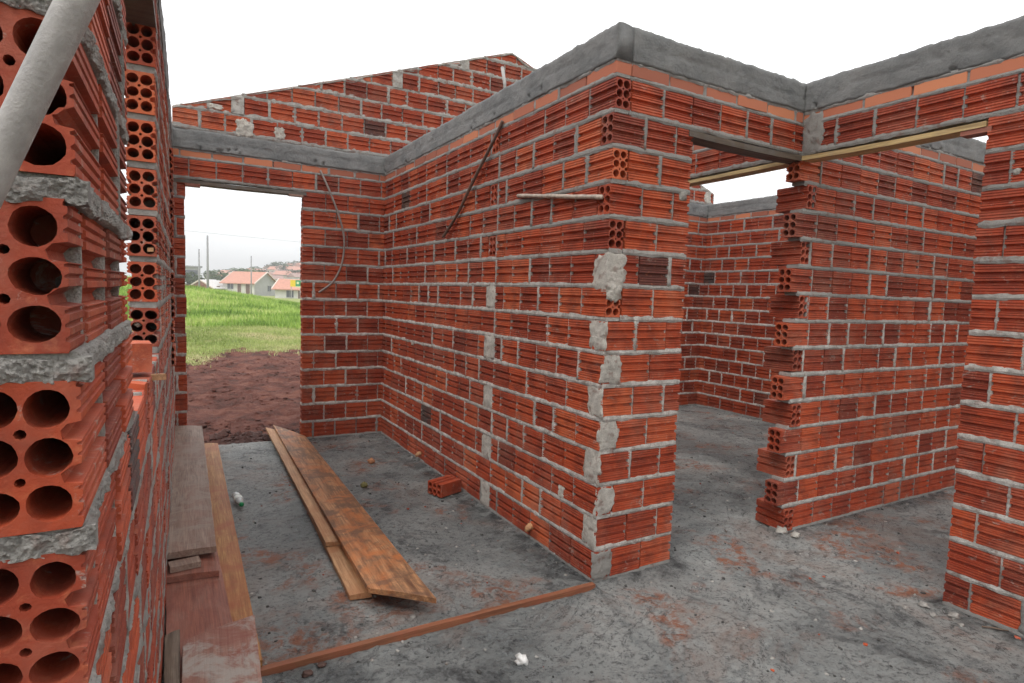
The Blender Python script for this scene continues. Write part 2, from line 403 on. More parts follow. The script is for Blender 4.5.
def patch(parent, xf, u, z, w, h, v0=0.0, th=.010, seed=0, fr=0.0, mat_=None, pts=44):
    """a thrown lump of mortar with a ragged outline sitting on the face v = v0"""
    b = Buf(); P = []
    for i in range(11):
        r = 1 - i/10.0; ring = []
        for j in range(pts):
            a = 2*math.pi*j/pts; ca, sa = math.cos(a), math.sin(a)
            sq = 1 / max(abs(ca), abs(sa))**.75
            rr = r * sq * (.93 + .24*N(ca*1.6, sa*1.6, seed) + (.26*N(ca*4.5, sa*4.5, seed+7) + .16*N(ca*11, sa*11, seed+2))*max(0, r - .3))
            x, y = ca*rr*w/2, sa*rr*h/2
            d = -th*(1 - r**3.2)*.8 + N((u+x)*24, (z+y)*24, seed)*th*.55*(1 if r < .95 else 0) + N((u+x)*70, (z+y)*70, seed)*th*.35*(r < .95)
            if i == 0: d = .006
            ring.append((u + x, v0 + d, z + y))
        P.append(ring)
    b.grid(P, True, 0, (.5, fr, 0), False, True)
    return b.build('mortar_patch', mat_ or PATCH, parent, xf)

L_, W_, W2, XR = 3.379, .508, 1.369, 4.32
ROWS = 15
def zrow(i): return i * PITCH + .015

# ================================================================== WALL A: long wall beside the room (faces -X)
A = empty('brick_wall', label='long brick wall with stepped mortar patches, from the near outer corner back to the door wall', cat='brick wall')
xfA = lambda u, v, z: (v, u, z)
buf = Buf(); YJ = 1.115
for i in range(ROWS):
    z = zrow(i); s0 = 0.0 if i % 2 == 0 else BT + JT
    bed(buf, 0.0 if i % 2 == 0 else .02, L_, z - .018, .018, seed=i)
    ph = 0 if i % 2 == 0 else .2 - .0
    if i % 2 == 0:
        # a cross brick of the wall behind shows its end here
        course(buf, 0, YJ - .022, z, 0, holes=(True, False), seed=i)
        brick(buf, YJ, z, BL, 0.004, 'v', (True, False))
        head(buf, YJ - .010, z, .022); head(buf, YJ + BT + .010, z, .022)
        course(buf, YJ + BT + .022, L_, z, .10 if i % 4 else 0, seed=i + 50)
    else:
        course(buf, s0, L_, z, 0, seed=i, gaps=())
bed(buf, 0, L_, 2.397, .012, seed=77); flat_row(buf, 0, L_, 2.411)
bed(buf, 0, L_, 2.462, .014, seed=78)
buf.build('brickwork', [BRICK, MORTAR, FLAT], A, xfA)
beam(A, xfA, -.002, L_, seed=3)
for i in (0, 2, 4, 6, 8):
    patch(A, xfA, YJ + .045, zrow(i) + .07, .135, .175, seed=i*3.1 + 1, th=.006, fr=.1)
for i in (1, 3, 5, 7):
    patch(A, xfA, .052, zrow(i) + .07, .125 + U(-.01, .02), .17 + U(-.01, .015), seed=i*5.7 + 2, th=.006, fr=.08)
def xfcorner(u, v, z):
    t = max(-1, min(1, u/.03)); a = (t + 1)*math.pi/4; d = -v*1.15
    return (max(u, 0) - math.cos(a)*d, max(-u, 0) - math.sin(a)*d, z)
patch(A, xfcorner, .000, zrow(9) + .050, .245, .195, seed=91, th=.007, fr=.10)
patch(A, xfcorner, .045, zrow(8) + .135, .115, .12, seed=95, th=.012, fr=.05)
patch(A, xfA, .30, .36, .06, .075, seed=31, th=.006)
patch(A, xfA, 2.55, .95, .05, .04, seed=35, th=.006)

# ================================================================== WALL B: pier and header above the middle doorway (faces -Y)
B = empty('brick_wall', label='short brick pier at the near corner with the header it carries over the middle doorway', cat='brick wall')
xfB = lambda u, v, z: (u, v, z)
buf = Buf()
for i in range(ROWS):
    z = zrow(i); end = W_ if i < 14 else W2
    jit_e = U(-.006, .006) if i < 14 else 0
    bed(buf, .09 if i % 2 == 0 else 0, end, z - .018, .018, seed=100 + i)
    if i % 2 == 0: course(buf, BT + JT + .002, end + jit_e, z, 0, seed=100 + i)
    else: course(buf, 0.0, end + jit_e, z, 0, holes=(True, False), seed=100 + i)
bed(buf, .09, W2, 2.397, .012, seed=177); flat_row(buf, BT + .006, W2, 2.411, L=.24)
bed(buf, .09, W2, 2.462, .014, seed=178)
buf.build('brickwork', [BRICK, MORTAR, FLAT], B, xfB)
beam(B, xfB, BT + .004, W2 - .006, seed=13)
lintel(B, xfB, W_ - .03, W2 + .0, z0=2.200, m='lintel_dark', th=.030)
for i in (0, 2, 4, 6):
    patch(B, xfB, .052, zrow(i) + .07, .13, .165, seed=i*4.3 + 7, th=.006, fr=.15 if i else .75)
patch(B, xfB, .46, 1.905, .06, .05, seed=68, th=.010, fr=.7)

# ================================================================== WALL C: door wall with gable (faces -Y)
XL = -1.74
Cw = empty('brick_wall', (0, 0, 0), label='door wall across the back carrying the sloping gable, open to the grass field', cat='brick wall')
xfC = lambda u, v, z: (u, L_ + v, z)
D0, D1 = -1.654, -.737
buf = Buf(); XE = XR + .09
for i in range(ROWS):
    z = zrow(i)
    segs = [(-1.92, D0), (D1, XE)] if i < 14 else [(-1.92, XE)]
    for a, b in segs:
        bed(buf, a, b, z - .018, .018, seed=200 + i + a)
        if a == D1:
            # courses in front of the long wall start at the jamb: alternate whole and half
            course(buf, a + U(-.006, .004), b, z, 0 if i % 2 else .105, holes=(True, False), seed=200 + i)
        else: course(buf, a, b + (U(-.008, .006) if b == D0 else 0), z, 0 if i % 2 else .1, seed=220 + i)
bed(buf, -1.92, XE, 2.397, .012, seed=277); flat_row(buf, -1.92, XE, 2.411)
bed(buf, -1.92, XE, 2.462, .014, seed=278)
buf.build('brickwork', [BRICK, MORTAR, FLAT], Cw, xfC)
beam(Cw, xfC, -1.92, XE, seed=23, proud=.006)
lintel(Cw, xfC, D0 - .10, D1 + .03, z0=2.200, m='lintel_dark', th=.028)
b = Buf(); b.box((D0 + .0, -.012, 2.176), (D0 + .11, .05, 2.199)); b.build('lintel_packer', M['board_red'], Cw, xfC)
b = Buf(); b.box((D1 - .12, -.018, 2.182), (D1 + .0, .03, 2.199)); b.build('lintel_packer', M['board_grey'], Cw, xfC)
# gable
rake = lambda x: 2.795 + .356 * (min(x, 2*1.33 - x) + 1.738)
gb = Buf(); i = 0
def clip_poly_brick(buf, a, b_, z0, z1, fn, mi, tone):
    n = 4; xs = [a + (b_ - a)*k/n for k in range(n + 1)]
    top = [min(z1, fn(x) - .004) for x in xs]
    if max(top) < z0 + .012: return
    top = [max(t, z0 + .002) for t in top]
    P = [[(x, .0, z0), (x, .0, t), (x, BT, t), (x, BT, z0)] for x, t in zip(xs, top)]
    buf.grid(P, True, mi, tone, True, smooth=False)
while True:
    z = 2.655 + i * PITCH
    if z > 3.9: break
    lo, hi = -1.738 + (z - 2.795)/.356, 2*1.33 - (-1.738 + (z - 2.795)/.356)
    lo = max(lo, -1.92 + .18); hi = min(hi, XE)
    bed(gb, max(lo, XL), hi, z - .022, .024, seed=300 + i, big=2.4)
    if hi - lo > .1:
        n0 = len(gb.v); x = lo + .002
        while x < hi - .03:
            w = (U(.15, .19) if random.random() < .2 else .19); w = min(w, hi - x)
            edge = min(rake(x), rake(x + w)) < z + BH + .01
            if edge and random.random() < .3: w = U(.05, .10); gb.box((x - JT, -.001, z - .004), (x + w + JT, BT - .002, z + BH + .004), 1, (.5, .3, 0)); patch(Cw, xfC, x + w/2, z + .06, w + .07, .16, seed=x*9, th=.006, fr=.2) if rake(x) > z + .15 else None
            else: brick(gb, x, z, w); head(gb, x + w + JT/2, z, seed=300 + i, w=.016)
            x += w + JT + .004
        for q in range(n0, len(gb.v)):
            X_, Y_, Z_ = gb.v[q]; rk = rake(X_) - .006
            if Z_ > rk: gb.v[q] = (X_, Y_, max(rk, z - .01))
    i += 1
# mortar skim along the rake
P = []
n = 240
for k in range(n + 1):
    x = -1.735 + (XE + 1.735) * k / n; t = rake(x) + N(x*6, 9)*.006 + N(x*25, 2)*.004
    P.append([(x, -.002 + N(x*19, 4)*.004, t - .022 - max(0, N(x*5, 77))*.09), (x, .006, t), (x, BT - .006, t), (x, BT + .002, t - .022)])
gb.grid(P, True, 1, (.5, .2, 0), True)
gb.build('gable', [BRICK, MORTAR, FLAT], Cw, xfC)
for k, (x, z, w, h) in enumerate([(-1.21, 2.70, .15, .17), (-.93, 2.70, .10, .11), (-1.43, 2.84, .12, .05)]):
    patch(Cw, xfC, x, z, w, h, seed=400 + k, th=.010, fr=.15)

# ================================================================== WALL D: left wall with window opening (faces +X), slightly splayed
Dw = empty('brick_wall', label='left brick wall seen edge on, with an unglazed window opening and open brick ends', cat='brick wall')
ANG = .0211
def xfD(u, v, z):          # u = world Y, v into the wall (-X)
    return (-1.74 + (u - L_) * ANG - v, u - 0.0, z)
Y0, YW0, YW1 = -1.548, -.985, .235
buf = Buf(); zo = .038; SILL = 7
for i in range(ROWS):
    z = zo + i*PITCH
    segs = [(Y0 + (.012 if i % 2 else 0), L_)] if i < SILL else ([(Y0 + U(-.004, .014), YW0), (YW1, L_)] if i < 14 else [(Y0, L_)])
    for a, b in segs:
        near = a < -1
        if near: bed_fine(buf, a + .004, min(b, YW0), z - .020, .020, seed=500 + i)
        if b > 0: bed(buf, max(a + .004, YW0) if near else a + .004, b, z - .020, .020, seed=500 + i + a, big=1.3, fr=.6)
        if near: course(buf, a, b, z, 0 if i % 2 else .10, holes=(True, b == YW0), seed=500 + i, dark=.28, v0=.006 if i == 8 else 0)
        else: course(buf, a + U(-.004, .006), b, z, 0 if i % 2 else .105, holes=(True, False), seed=500 + i)
# a toothed cross stub two thirds of the way along shows open brick ends
for i in range(5, ROWS - 1):
    if i % 1 == 0: brick(buf, 2.30, zo + i*PITCH, .19, -.020, 'u', (True, False))
bed(buf, Y0, L_, 2.42, .010, seed=577)
buf.build('brickwork', [BRICK, MORTAR, FLAT], Dw, xfD)
b = beam(Dw, xfD, Y0, L_ - .006, z0=2.43, z1=2.63, seed=43)
lintel(Dw, xfD, YW0 - .04, YW1 + .05, z0=2.250, m='lintel_dark', th=.024)
# big mortar squeezed out on the pier's open end
def xfDend(u, v, z): return (-1.74 + (Y0 - L_)*ANG - u, Y0 + v, z)
for k, i in enumerate(range(5, 13)):
    P = []; z0 = zo + i*PITCH - .022
    for q in range(131):
        x = -.008 + .106*q/130
        t = .001 + N(x*45, i*7.7)*.007 + N(x*120, i*3.1)*.004; up = N(x*60, i*5.5)*.006; dn = N(x*70, i*4.4)*.006
        row = [(x, .02, z0 - .003)]
        for w_ in range(11):
            g_ = w_/10; zz = z0 - .003 + dn*(1-g_) + (.0215 + up*.8)*g_
            row.append((x, -t*math.sin(math.pi*(.12 + .76*g_))*.9 + N(x*260, zz*260, i)*.0032 + N(x*90, zz*90, i + 4)*.003, zz))
        P.append(row + [(x, .02, z0 + .021)])
    b = Buf(); b.grid(P, True, 0, (.5, .55, 0), True, smooth=False); b.build('squeezed_mortar', MORTAR, Dw, xfDend)

# ================================================================== WALL E: right wall (faces -X) with big opening
E = empty('brick_wall', label='right brick wall standing nearest the camera with the beam it carries over the wide opening', cat='brick wall')
xfE = lambda u, v, z: (W2 + v, u, z)
YR, YE0, YO = -.894, -2.7, 1.30
buf = Buf()
for i in range(ROWS):
    z = zrow(i)
    segs = [(YE0, YR + U(-.008, .006)), (YO, L_)] if i < 14 else [(YE0, L_)]
    for a, b in segs:
        bed(buf, a, b, z - .018, .018, seed=600 + i + a, big=1.3)
        course(buf, a, b, z, 0.0 if i % 2 else .107, holes=(a == YO, b < YR + .1), seed=600 + i, dark=.12)  # brick tones lowered; this wall's dimmer light is partly put into its colour
bed(buf, YE0, L_, 2.397, .012, seed=677); flat_row(buf, YE0 + .02, L_, 2.411)
bed(buf, YE0, L_, 2.462, .014, seed=678)
buf.build('brickwork', [BRICK, MORTAR, FLAT], E, xfE)
beam(E, xfE, YE0, L_ - .006, seed=53)
lintel(E, xfE, YR - .0, -.004, z0=2.196, m='lintel_pale', th=.024, dz=.006)
lintel(E, xfE, .10, YO + .05, z0=2.200, m='lintel_pale', th=.022)
b = Buf(); b.box((YR - .02, .0, 2.172), (YR + .10, .07, 2.195)); b.build('lintel_packer', M['board_red'], E, xfE)
patch(E, xfE, -.055, 2.335, .13, .25, seed=71, th=.012, fr=.9)
patch(E, xfE, -1.02, 1.98, .03, .03, seed=73, th=.008, fr=.4)

# ================================================================== WALL F: toothed wall (faces -Y) behind the opening
F = empty('brick_wall', label='brick wall ending in a toothed stack of projecting bricks beside the middle doorway', cat='brick wall')
XT = 1.427
buf = Buf()
for i in range(ROWS):
    z = zrow(i); x0 = (XT if i % 2 == 0 else XT - .066) if i < 14 else W2 + .094
    bed(buf, max(XT, x0) - .01, XR, z - .018, .018, seed=700 + i, fr=min(.95, fresh(z) + .35))
    if i < 14:
        dx = U(-.007, .007)
        if i % 2 == 0:
            brick(buf, x0 + dx, z, .20, U(-.012, .004), 'v', (True, True), tone=U(.02, .4), jit=4.0)
            head(buf, x0 + BT + .006, z, .014); course(buf, x0 + BT + .014, XR, z, 0, seed=700 + i, dark=.06)  # darker bricks on the toothed wall: its shade painted into the tones
        else: course(buf, x0 + dx, XR, z, 0, holes=(True, False), seed=700 + i, dark=.06)
    else: course(buf, x0, XR, z, .1, seed=700 + i)
bed(buf, W2 + .095, XR, 2.397, .012, seed=777); flat_row(buf, W2 + .095, XR, 2.411)
bed(buf, W2 + .095, XR, 2.462, .014, seed=778)
buf.build('brickwork', [BRICK, MORTAR, FLAT], F, xfB)
beam(F, xfB, W2 + .096, XR - .006, seed=63)
b = Buf(); b.grid([[(1.44 + N(a, 1)*.0 + .05*math.cos(t)*(1 - a/4), .01 - .03*math.sin(t)*1.0 - .0, .012*a) for t in [k*math.pi/6 for k in range(12)]] for a in range(4)], True, 0, (.5, .1, 0), True)
b.build('mortar_patch', PATCH, F, xfB)

# ================================================================== WALL G: far right wall (faces -X)
G = empty('brick_wall', label='farthest brick wall with its beam, seen through the middle doorway', cat='brick wall')
xfG = lambda u, v, z: (XR + v, u, z)
buf = Buf()
for i in range(ROWS):
    z = zrow(i)
    bed(buf, -2.7, L_, z - .018, .018, seed=800 + i, step=.035)
    course(buf, -2.7, L_, z, 0 if i % 2 else .1, seed=800 + i)
bed(buf, -2.7, L_, 2.397, .012, seed=877); flat_row(buf, -2.7, L_, 2.411)
bed(buf, -2.7, L_, 2.462, .014, seed=878)
buf.build('brickwork', [BRICK, MORTAR, FLAT], G, xfG)
beam(G, xfG, -2.7, L_ - .006, seed=73, holes=False)

# ------------------------------------------------------------------ pipes and rods
def rod(name, pts, r, m, n=10, **kw):
    b = Buf(); b.tube(pts, r, n); o = b.build(name, m); return tag(o, **kw)
def smooth_pts(P, n=40):
    P = [Vector(p) for p in P]; out = []
    for i in range(len(P) - 1):
        p0, p1, p2, p3 = P[max(i-1, 0)], P[i], P[i+1], P[min(i+2, len(P)-1)]
        for k in range(n // (len(P)-1)):
            t = k / (n // (len(P)-1))
            out.append(.5*((2*p1) + (p2-p0)*t + (2*p0-5*p1+4*p2-p3)*t*t + (3*p1-p0-3*p2+p3)*t**3))
    out.append(P[-1]); return out
rod('conduit', smooth_pts([(-.012, 1.05, 2.43), (-.022, 1.14, 2.33), (-.024, 1.40, 2.13), (-.020, 1.66, 1.93), (-.030, 1.874, 1.79)]), .0105, M['conduit_dark'],
    label='dark thin rod hanging slantwise down the long wall from under its beam', cat='conduit')
rod('conduit', [(.045, 1.13, 2.60), (.048, 1.15, 2.70), (.050, 1.19, 2.80)], .010, M['pvc'],
    label='short pale conduit stub sticking up out of the top of the long beam', cat='conduit')
b = Buf(); pts = [(-.014 - .004*math.sin(k), .045 + (.83-.045)*k/16, 1.853 + (1.957-1.853)*k/16) for k in range(17)]
b.tube(pts, [.0115 + .0012*math.sin(k*2.3) for k in range(17)], 10)
tag(b.build('metal_rod', M['pipe']), 'mottled pale rod lying level against the long wall near its outer corner', 'rod')
rod('conduit', smooth_pts([(-.592, L_ - .016, 2.43), (-.52, L_ - .05, 2.26), (-.435, L_ - .06, 2.04), (-.385, L_ - .055, 1.84), (-.40, L_ - .045, 1.62), (-.475, L_ - .03, 1.45), (-.60, L_ - .02, 1.345)], 60),
    .0095, M['conduit'], label='curved grey conduit bowing out from the door wall to the right of the door', cat='conduit')
b = Buf()
p0, p1 = Vector((-2.44, -1.60, -.02)), Vector((-1.50, -1.80, 2.48))
PL0, PL1 = Vector((-1.8815, -1.6885, 1.436)), Vector((-1.8235, -1.7055, 1.5755))
dr = (PL1 - PL0).normalized(); PT = PL0 + dr*1.15; PB = PL0 - dr*((PL0.z + .02)/dr.z)
b.tube([PB + (PT - PB)*k/20 for k in range(21)], .0108, 28)
b.tube([PT + dr*.001, PT + dr*.03], .013, 20)
tag(b.build('metal_pole', M['pvc']), 'pale grey pole leaning across the open brick ends in the top left foreground', 'pole')

# ------------------------------------------------------------------ boards
def board(name, cs, zt, th, m, label, cat='board', warp=.004, seed=0, group=None, chip=.0):
    """cs: four corners far-left, far-right, near-right, near-left; zt: top height far, near"""
    FL, FR, NR, NL = [Vector((c[0], c[1], 0)) for c in cs]
    mid = (FL + FR + NR + NL) / 4
    ang = math.atan2((FR - NR).x + (FL - NL).x, (FR - NR).y + (FL - NL).y)
    nu, nv = 7, 60; b = Buf(); P = []
    ca, sa = math.cos(ang), math.sin(ang)
    for i in range(nv + 1):
        t = i/nv; row = []; a = NL.lerp(FL, t); c = NR.lerp(FR, t); z = zt[1] + (zt[0] - zt[1])*t
        zz = z + warp*N(t*3, seed) - warp*.5
        e = .0025
        def pt(s, z_, push=0.0):
            p = a.lerp(c, s); d = (c - a).normalized(); p = p + d*push
            p -= mid; return (p.x*ca - p.y*sa, p.x*sa + p.y*ca, z_)
        ed = N(t*22, seed + 3)*.0022; ed2 = N(t*19, seed+13)*.0022
        row.append(pt(0, zz - th, ed)); row.append(pt(0, zz - e, ed))
        for s in range(nu + 1):
            row.append(pt(s/nu, zz + warp*.4*math.cos(s/nu*6 - 3) + N(t*12, s, seed)*.0007, e + ed if s == 0 else (-e + ed2 if s == nu else 0)))
        row.append(pt(1, zz - e, ed2)); row.append(pt(1, zz - th, ed2))
        P.append(row)
    b.grid(P, True, 0, (.5, 0, 0), True, smooth=False)
    o = b.build(name, m); o.location = (mid.x, mid.y, 0); o.rotation_euler = (0, 0, -ang)
    return tag(o, label, cat, group)
G_B = 'boards lying on the floor of the near room'
board('wooden_board', [(-1.03, 2.0), (-.94, 2.0), (-.995, .33), (-1.090, .345)], (.028, .030), .024, M['plank_edge'], 'lowest narrow board of the middle stack, its near end poking out furthest left', seed=3)
board('wooden_board', [(-.988, 3.80), (-.84, 3.50), (-.94, .86), (-1.072, .90)], (.050, .056), .022, M['plank_edge'], 'narrow pale board showing along the left edge of the wide stained plank in the middle', seed=5)
board('wooden_board', [(-.926, 3.775), (-.737, 3.22), (-.806, .036), (-1.035, .250)], (.076, .098), .024, M['plank'], 'wide clay-stained plank on top of the middle stack with both ends cut aslant', seed=8, warp=.006)
for (x, y, w) in ((-.93, .75, .05), (-.90, 2.4, .05)):
    b = Buf(); b.box((x, y, 0), (x + .10, y + w, .0475 if y < 1 else .0245)); 
    if y < 1: tag(b.build('wood_block', M['board_dark']), 'dark wood packer propping the wide stained plank off the floor', 'wood block')
board('wooden_board', [(-1.800, 1.55), (-1.585, 1.55), (-1.560, -.55), (-1.795, -.55)], (.066, .066), .025, M['board_red'], 'broad red-dusted board lying under the others along the left wall', seed=11)
board('wooden_board', [(-1.775, 2.9), (-1.575, 2.9), (-1.590, .70), (-1.798, .725)], (.100, .097), .028, M['board_red'], 'red board end stepping out just below the small wood offcut', seed=13)
b = Buf(); b.box((-.062, -.035, 0), (.062, .035, .026)); o = b.build('wood_block', M['board_grey']); o.location = (-1.725, .79, .099); o.rotation_euler = (0, 0, .12)
tag(o, 'small wood offcut tucked under the near end of the long grey board', 'wood block')
b = Buf(); b.box((-1.74, 1.9, .10), (-1.60, 1.98, .150)); tag(b.build('wood_block', M['board_dark']), 'dark wood packer under the middle of the long grey board', 'wood block')
board('wooden_board', [(-1.744, 3.30), (-1.550, 3.22), (-1.592, .845), (-1.803, .850)], (.232, .155), .030, M['board_grey'], 'long weathered grey-brown board uppermost along the left wall, reaching the door', seed=17)
board('wooden_board', [(-1.530, 3.36), (-1.428, 3.33), (-1.497, -.015), (-1.618, .02)], (.050, .052), .048, M['board_orange'], 'long orange-yellow plank lying on the floor right of the left wall boards', seed=19)
board('wooden_board', [(-1.800, .21), (-1.752, .235), (-1.765, -.75), (-1.805, -.75)], (.105, .105), .036, M['board_dark'], 'thin rough dark board squeezed between left wall and mortar-splashed board', seed=23)
board('wooden_board', [(-1.744, .118), (-1.500, .192), (-1.560, -.78), (-1.770, -.80)], (.120, .118), .030, M['board_stain'], 'short mortar-splashed reddish board lying on top in the bottom left corner', seed=29)
# supports inside the pile so that nothing floats
b = Buf(); b.box((-1.72, -.30, .067), (-1.60, -.20, .086)); tag(b.build('wood_block', M['board_dark']), 'dark scrap packer beneath the mortar-splashed board', 'wood block')
# screed batten
b = Buf(); P = []
for i in range(61):
    t = i/60; x = -1.53 + 1.502*t; y = -.022 - .018*t + N(x*2, 5)*.004; z = .024 + N(x*5, 8)*.0015
    P.append([(x, y - .014, -.004), (x, y - .014, z), (x, y + .014, z), (x, y + .014, -.004)])
b.grid(P, True, 0, (.5, 0, 0), True, smooth=False)
tag(b.build('wooden_batten', M['batten']), 'thin reddish screed batten across the floor to the foot of the corner pier', 'batten')

# ------------------------------------------------------------------ ground sheets
def sheet(name, x0, x1, y0, y1, nx, ny, hf, m, kind='structure', label=None, xs=None, ys=None, cat=None):
    xs = np.linspace(x0, x1, nx) if xs is None else xs; ys = np.linspace(y0, y1, ny) if ys is None else ys
    nx, ny = len(xs), len(ys)
    vs = [(float(x), float(y), hf(float(x), float(y))) for y in ys for x in xs]
    idx = np.arange(nx*ny).reshape(ny, nx)
    f = np.stack([idx[:-1, :-1], idx[:-1, 1:], idx[1:, 1:], idx[1:, :-1]], -1).reshape(-1, 4)
    me = bpy.data.meshes.new(name); me.from_pydata(vs, [], f.tolist()); me.materials.append(m)
    me.polygons.foreach_set('use_smooth', [True]*len(f)); me.update()
    o = bpy.data.objects.new(name, me); C.objects.link(o)
    return tag(o, label, cat, kind=kind)
WALLSEG = [((0, 0), (0, L_)), ((0, 0), (W_, 0)), ((XT, 0), (XR, 0)), ((D1, L_), (0, L_)), ((W2, -2.7), (W2, YR)), ((XR, -2.7), (XR, L_)), ((0, L_), (XR, L_)), ((XL - .05, Y0), (XL, L_))]
def dwall(x, y):
    d = 9
    for (ax, ay), (bx, by) in WALLSEG:
        lx, ly = bx-ax, by-ay; t = max(0, min(1, ((x-ax)*lx + (y-ay)*ly)/(lx*lx+ly*ly)))
        d = min(d, math.hypot(x-ax-lx*t, y-ay-ly*t))
    return d
def hfloor(x, y):
    h = N(x*.9, y*.9, 1)*.006 + N(x*4, y*4, 2)*.0035 + abs(N(x*11, y*11, 3))*.0050 + N(x*27, y*27, 4)*.0042 + max(0, N(x*19, y*19, 6) - .25)*.018 + N(x*55, y*55, 9)*.0016
    d = dwall(x, y)
    if d < .09: h += (.09 - d)*.10*(.6 + N(x*9, y*9, 8))
    if y > L_ + .05: h -= min(.03, (y - L_ - .05)*.2)
    return h - .003
xs = np.concatenate([np.arange(-1.95, 1.9, .018), np.arange(1.9, XR + .12, .035)])
ys = np.concatenate([np.arange(-2.9, -1.3, .06), np.arange(-1.3, 1.4, .018), np.arange(1.4, L_ + .13, .026)])
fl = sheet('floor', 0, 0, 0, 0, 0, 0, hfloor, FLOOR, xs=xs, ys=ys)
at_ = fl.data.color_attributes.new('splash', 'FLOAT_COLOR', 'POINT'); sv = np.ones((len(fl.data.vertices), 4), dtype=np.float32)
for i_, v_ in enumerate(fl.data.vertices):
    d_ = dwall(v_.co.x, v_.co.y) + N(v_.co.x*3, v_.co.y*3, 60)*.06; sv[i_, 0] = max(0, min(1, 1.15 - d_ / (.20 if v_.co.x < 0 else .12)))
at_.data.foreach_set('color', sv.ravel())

def smst(a, b, x): t = max(0, min(1, (x-a)/(b-a))); return t*t*(3-2*t)
def crest(x): return max(.1, min(2.2, 1.12 - .145*x))
def hground(x, y):
    if -1.97 < x < XR + .14 and -2.95 < y < L_ + .10: return -.25
    h = -.045
    if y > 8: h += (crest(x) - .02) * smst(8, 31, y) * .93 if y < 31 else crest(x)*.93
    if y > 31: h -= (crest(x)*.93 + .25) * smst(31, 58, y)
    if y > 3.2 and y < 60: h += N(x*.35, y*.35, 3)*.12*smst(9, 14, y) + N(x*1.3, y*1.1, 5)*.045*smst(3.4, 5, y)
    if y < 16: h += (N(x*4, y*4, 7)*.025 + N(x*11, y*11, 8)*.030 + abs(N(x*2.2, y*3, 9))*.045)*smst(3.45, 3.9, abs(y))
    if y > 180:
        hh = 3.6 + 6.5*smst(15, 60, x) + 3*N(x*.012, y*.01, 2)
        if x < 15: hh -= 1.0
        h += hh * smst(180, 330, y) + max(0, y-330)*.004
    if y < -10 or abs(x) > 40: h += N(x*.05, y*.05, 1)*.4
    return h
def spaced(a, b, fine0, fine1, fs, grow=1.16):
    out = list(np.arange(fine0, fine1, fs)); s = fs; v = fine1
    while v < b: out.append(v); s *= grow; v += s
    out.append(b); s = fs; v = fine0 - fs; pre = []
    while v > a: pre.append(v); s *= grow; v -= s
    pre.append(a); return np.array(pre[::-1] + out)
gx = spaced(-900, 900, -3.4, 3.4, .045, 1.10); gy = spaced(-900, 1200, 3.4, 9.0, .045, 1.032)
def grassy(x, y):
    e = 9.6 + 1.15*(max(-6, min(3.2, x)) + 1.5)
    return smst(-1.3, 1.3, y - e + N(x*.7, y*.7, 12)*1.6 + N(x*2.3, y*2.3, 13)*.7) if y > 0 else smst(3, 5, -y - 3)
gd = sheet('ground', 0, 0, 0, 0, 0, 0, hground, SOIL, xs=gx, ys=gy)
at_ = gd.data.color_attributes.new('grassy', 'FLOAT_COLOR', 'POINT'); sv = np.ones((len(gd.data.vertices), 4), dtype=np.float32)
for i_, v_ in enumerate(gd.data.vertices): sv[i_, 0] = grassy(v_.co.x, v_.co.y)
at_.data.foreach_set('color', sv.ravel())

# ------------------------------------------------------------------ grass, clods, crumbs (countless: stuff)
rng = np.random.default_rng(5)
def blades(name, pts, hgt, wid, stops, label, cat):
    n = len(pts); v = np.zeros((n, 3, 3)); a = rng.uniform(0, math.pi*2, n)
    h = hgt * rng.uniform(.5, 1.25, n); w = wid * rng.uniform(.6, 1.3, n); ln = rng.uniform(0, .7, n) * h; la = rng.uniform(0, math.pi*2, n)
    P = np.array(pts)
    v[:, 0] = P + np.stack([np.cos(a)*w, np.sin(a)*w, np.zeros(n)], 1); v[:, 1] = P - np.stack([np.cos(a)*w, np.sin(a)*w, np.zeros(n)], 1)
    v[:, 2] = P + np.stack([np.cos(la)*ln, np.sin(la)*ln, h], 1)
    me = bpy.data.meshes.new(name); me.from_pydata(v.reshape(-1, 3).tolist(), [], np.arange(n*3).reshape(-1, 3).tolist())
    at = me.color_attributes.new('tone', 'FLOAT_COLOR', 'POINT')
    nz = np.array([N(p[0]*.5, p[1]*.9, 4) for p in pts])*.9 + .5 + rng.uniform(-.22, .22, n)
    t = np.ones((n, 3, 4), dtype=np.float32); t[:, :, 0] = np.clip(nz, 0, 1)[:, None]; at.data.foreach_set('color', t.ravel())
    me.materials.append(m_tone(name + '_blades', stops, .7)); me.update()
    o = bpy.data.objects.new(name, me); C.objects.link(o)
    return tag(o, label, cat, kind='stuff')
def wedge(y): return -1.8 - (y + 2.2)*.13 - 1.5, -1.0 + (y + 2.2)*.30 + 1.5
pts = []
while len(pts) < 60000:
    y = 8.6 + (17 - 8.6)*rng.random(); x0, x1 = wedge(y); x = rng.uniform(x0, x1)
    if grassy(x, y) > rng.uniform(.25, .8): pts.append((x, y, hground(x, y) - .01))
blades('mown_grass', pts, .065, .008, [(0, (.22, .29, .07)), (.4, (.38, .46, .14)), (.7, (.50, .50, .23)), (1, (.60, .52, .30))], 'short mown and drying grass between the red soil and the tall grass', 'grass')
pts = []
while len(pts) < 80000:
    y = 15.5 + 19.5*rng.random()**1.1; x0, x1 = wedge(y); x = rng.uniform(x0, x1)
    if y > 17.5 or N(x*.5, y*.5, 8) + (y-16)*.5 > 0: pts.append((x, y, hground(x, y) - .01 + .12*max(0, N(x*.8, y*1.0, 22))))
blades('tall_grass', pts, .19, .016, [(0, (.14, .25, .04)), (.45, (.30, .46, .08)), (.75, (.42, .56, .13)), (1, (.55, .58, .24))], 'bright green tall grass along the rise beyond the doorway', 'grass')

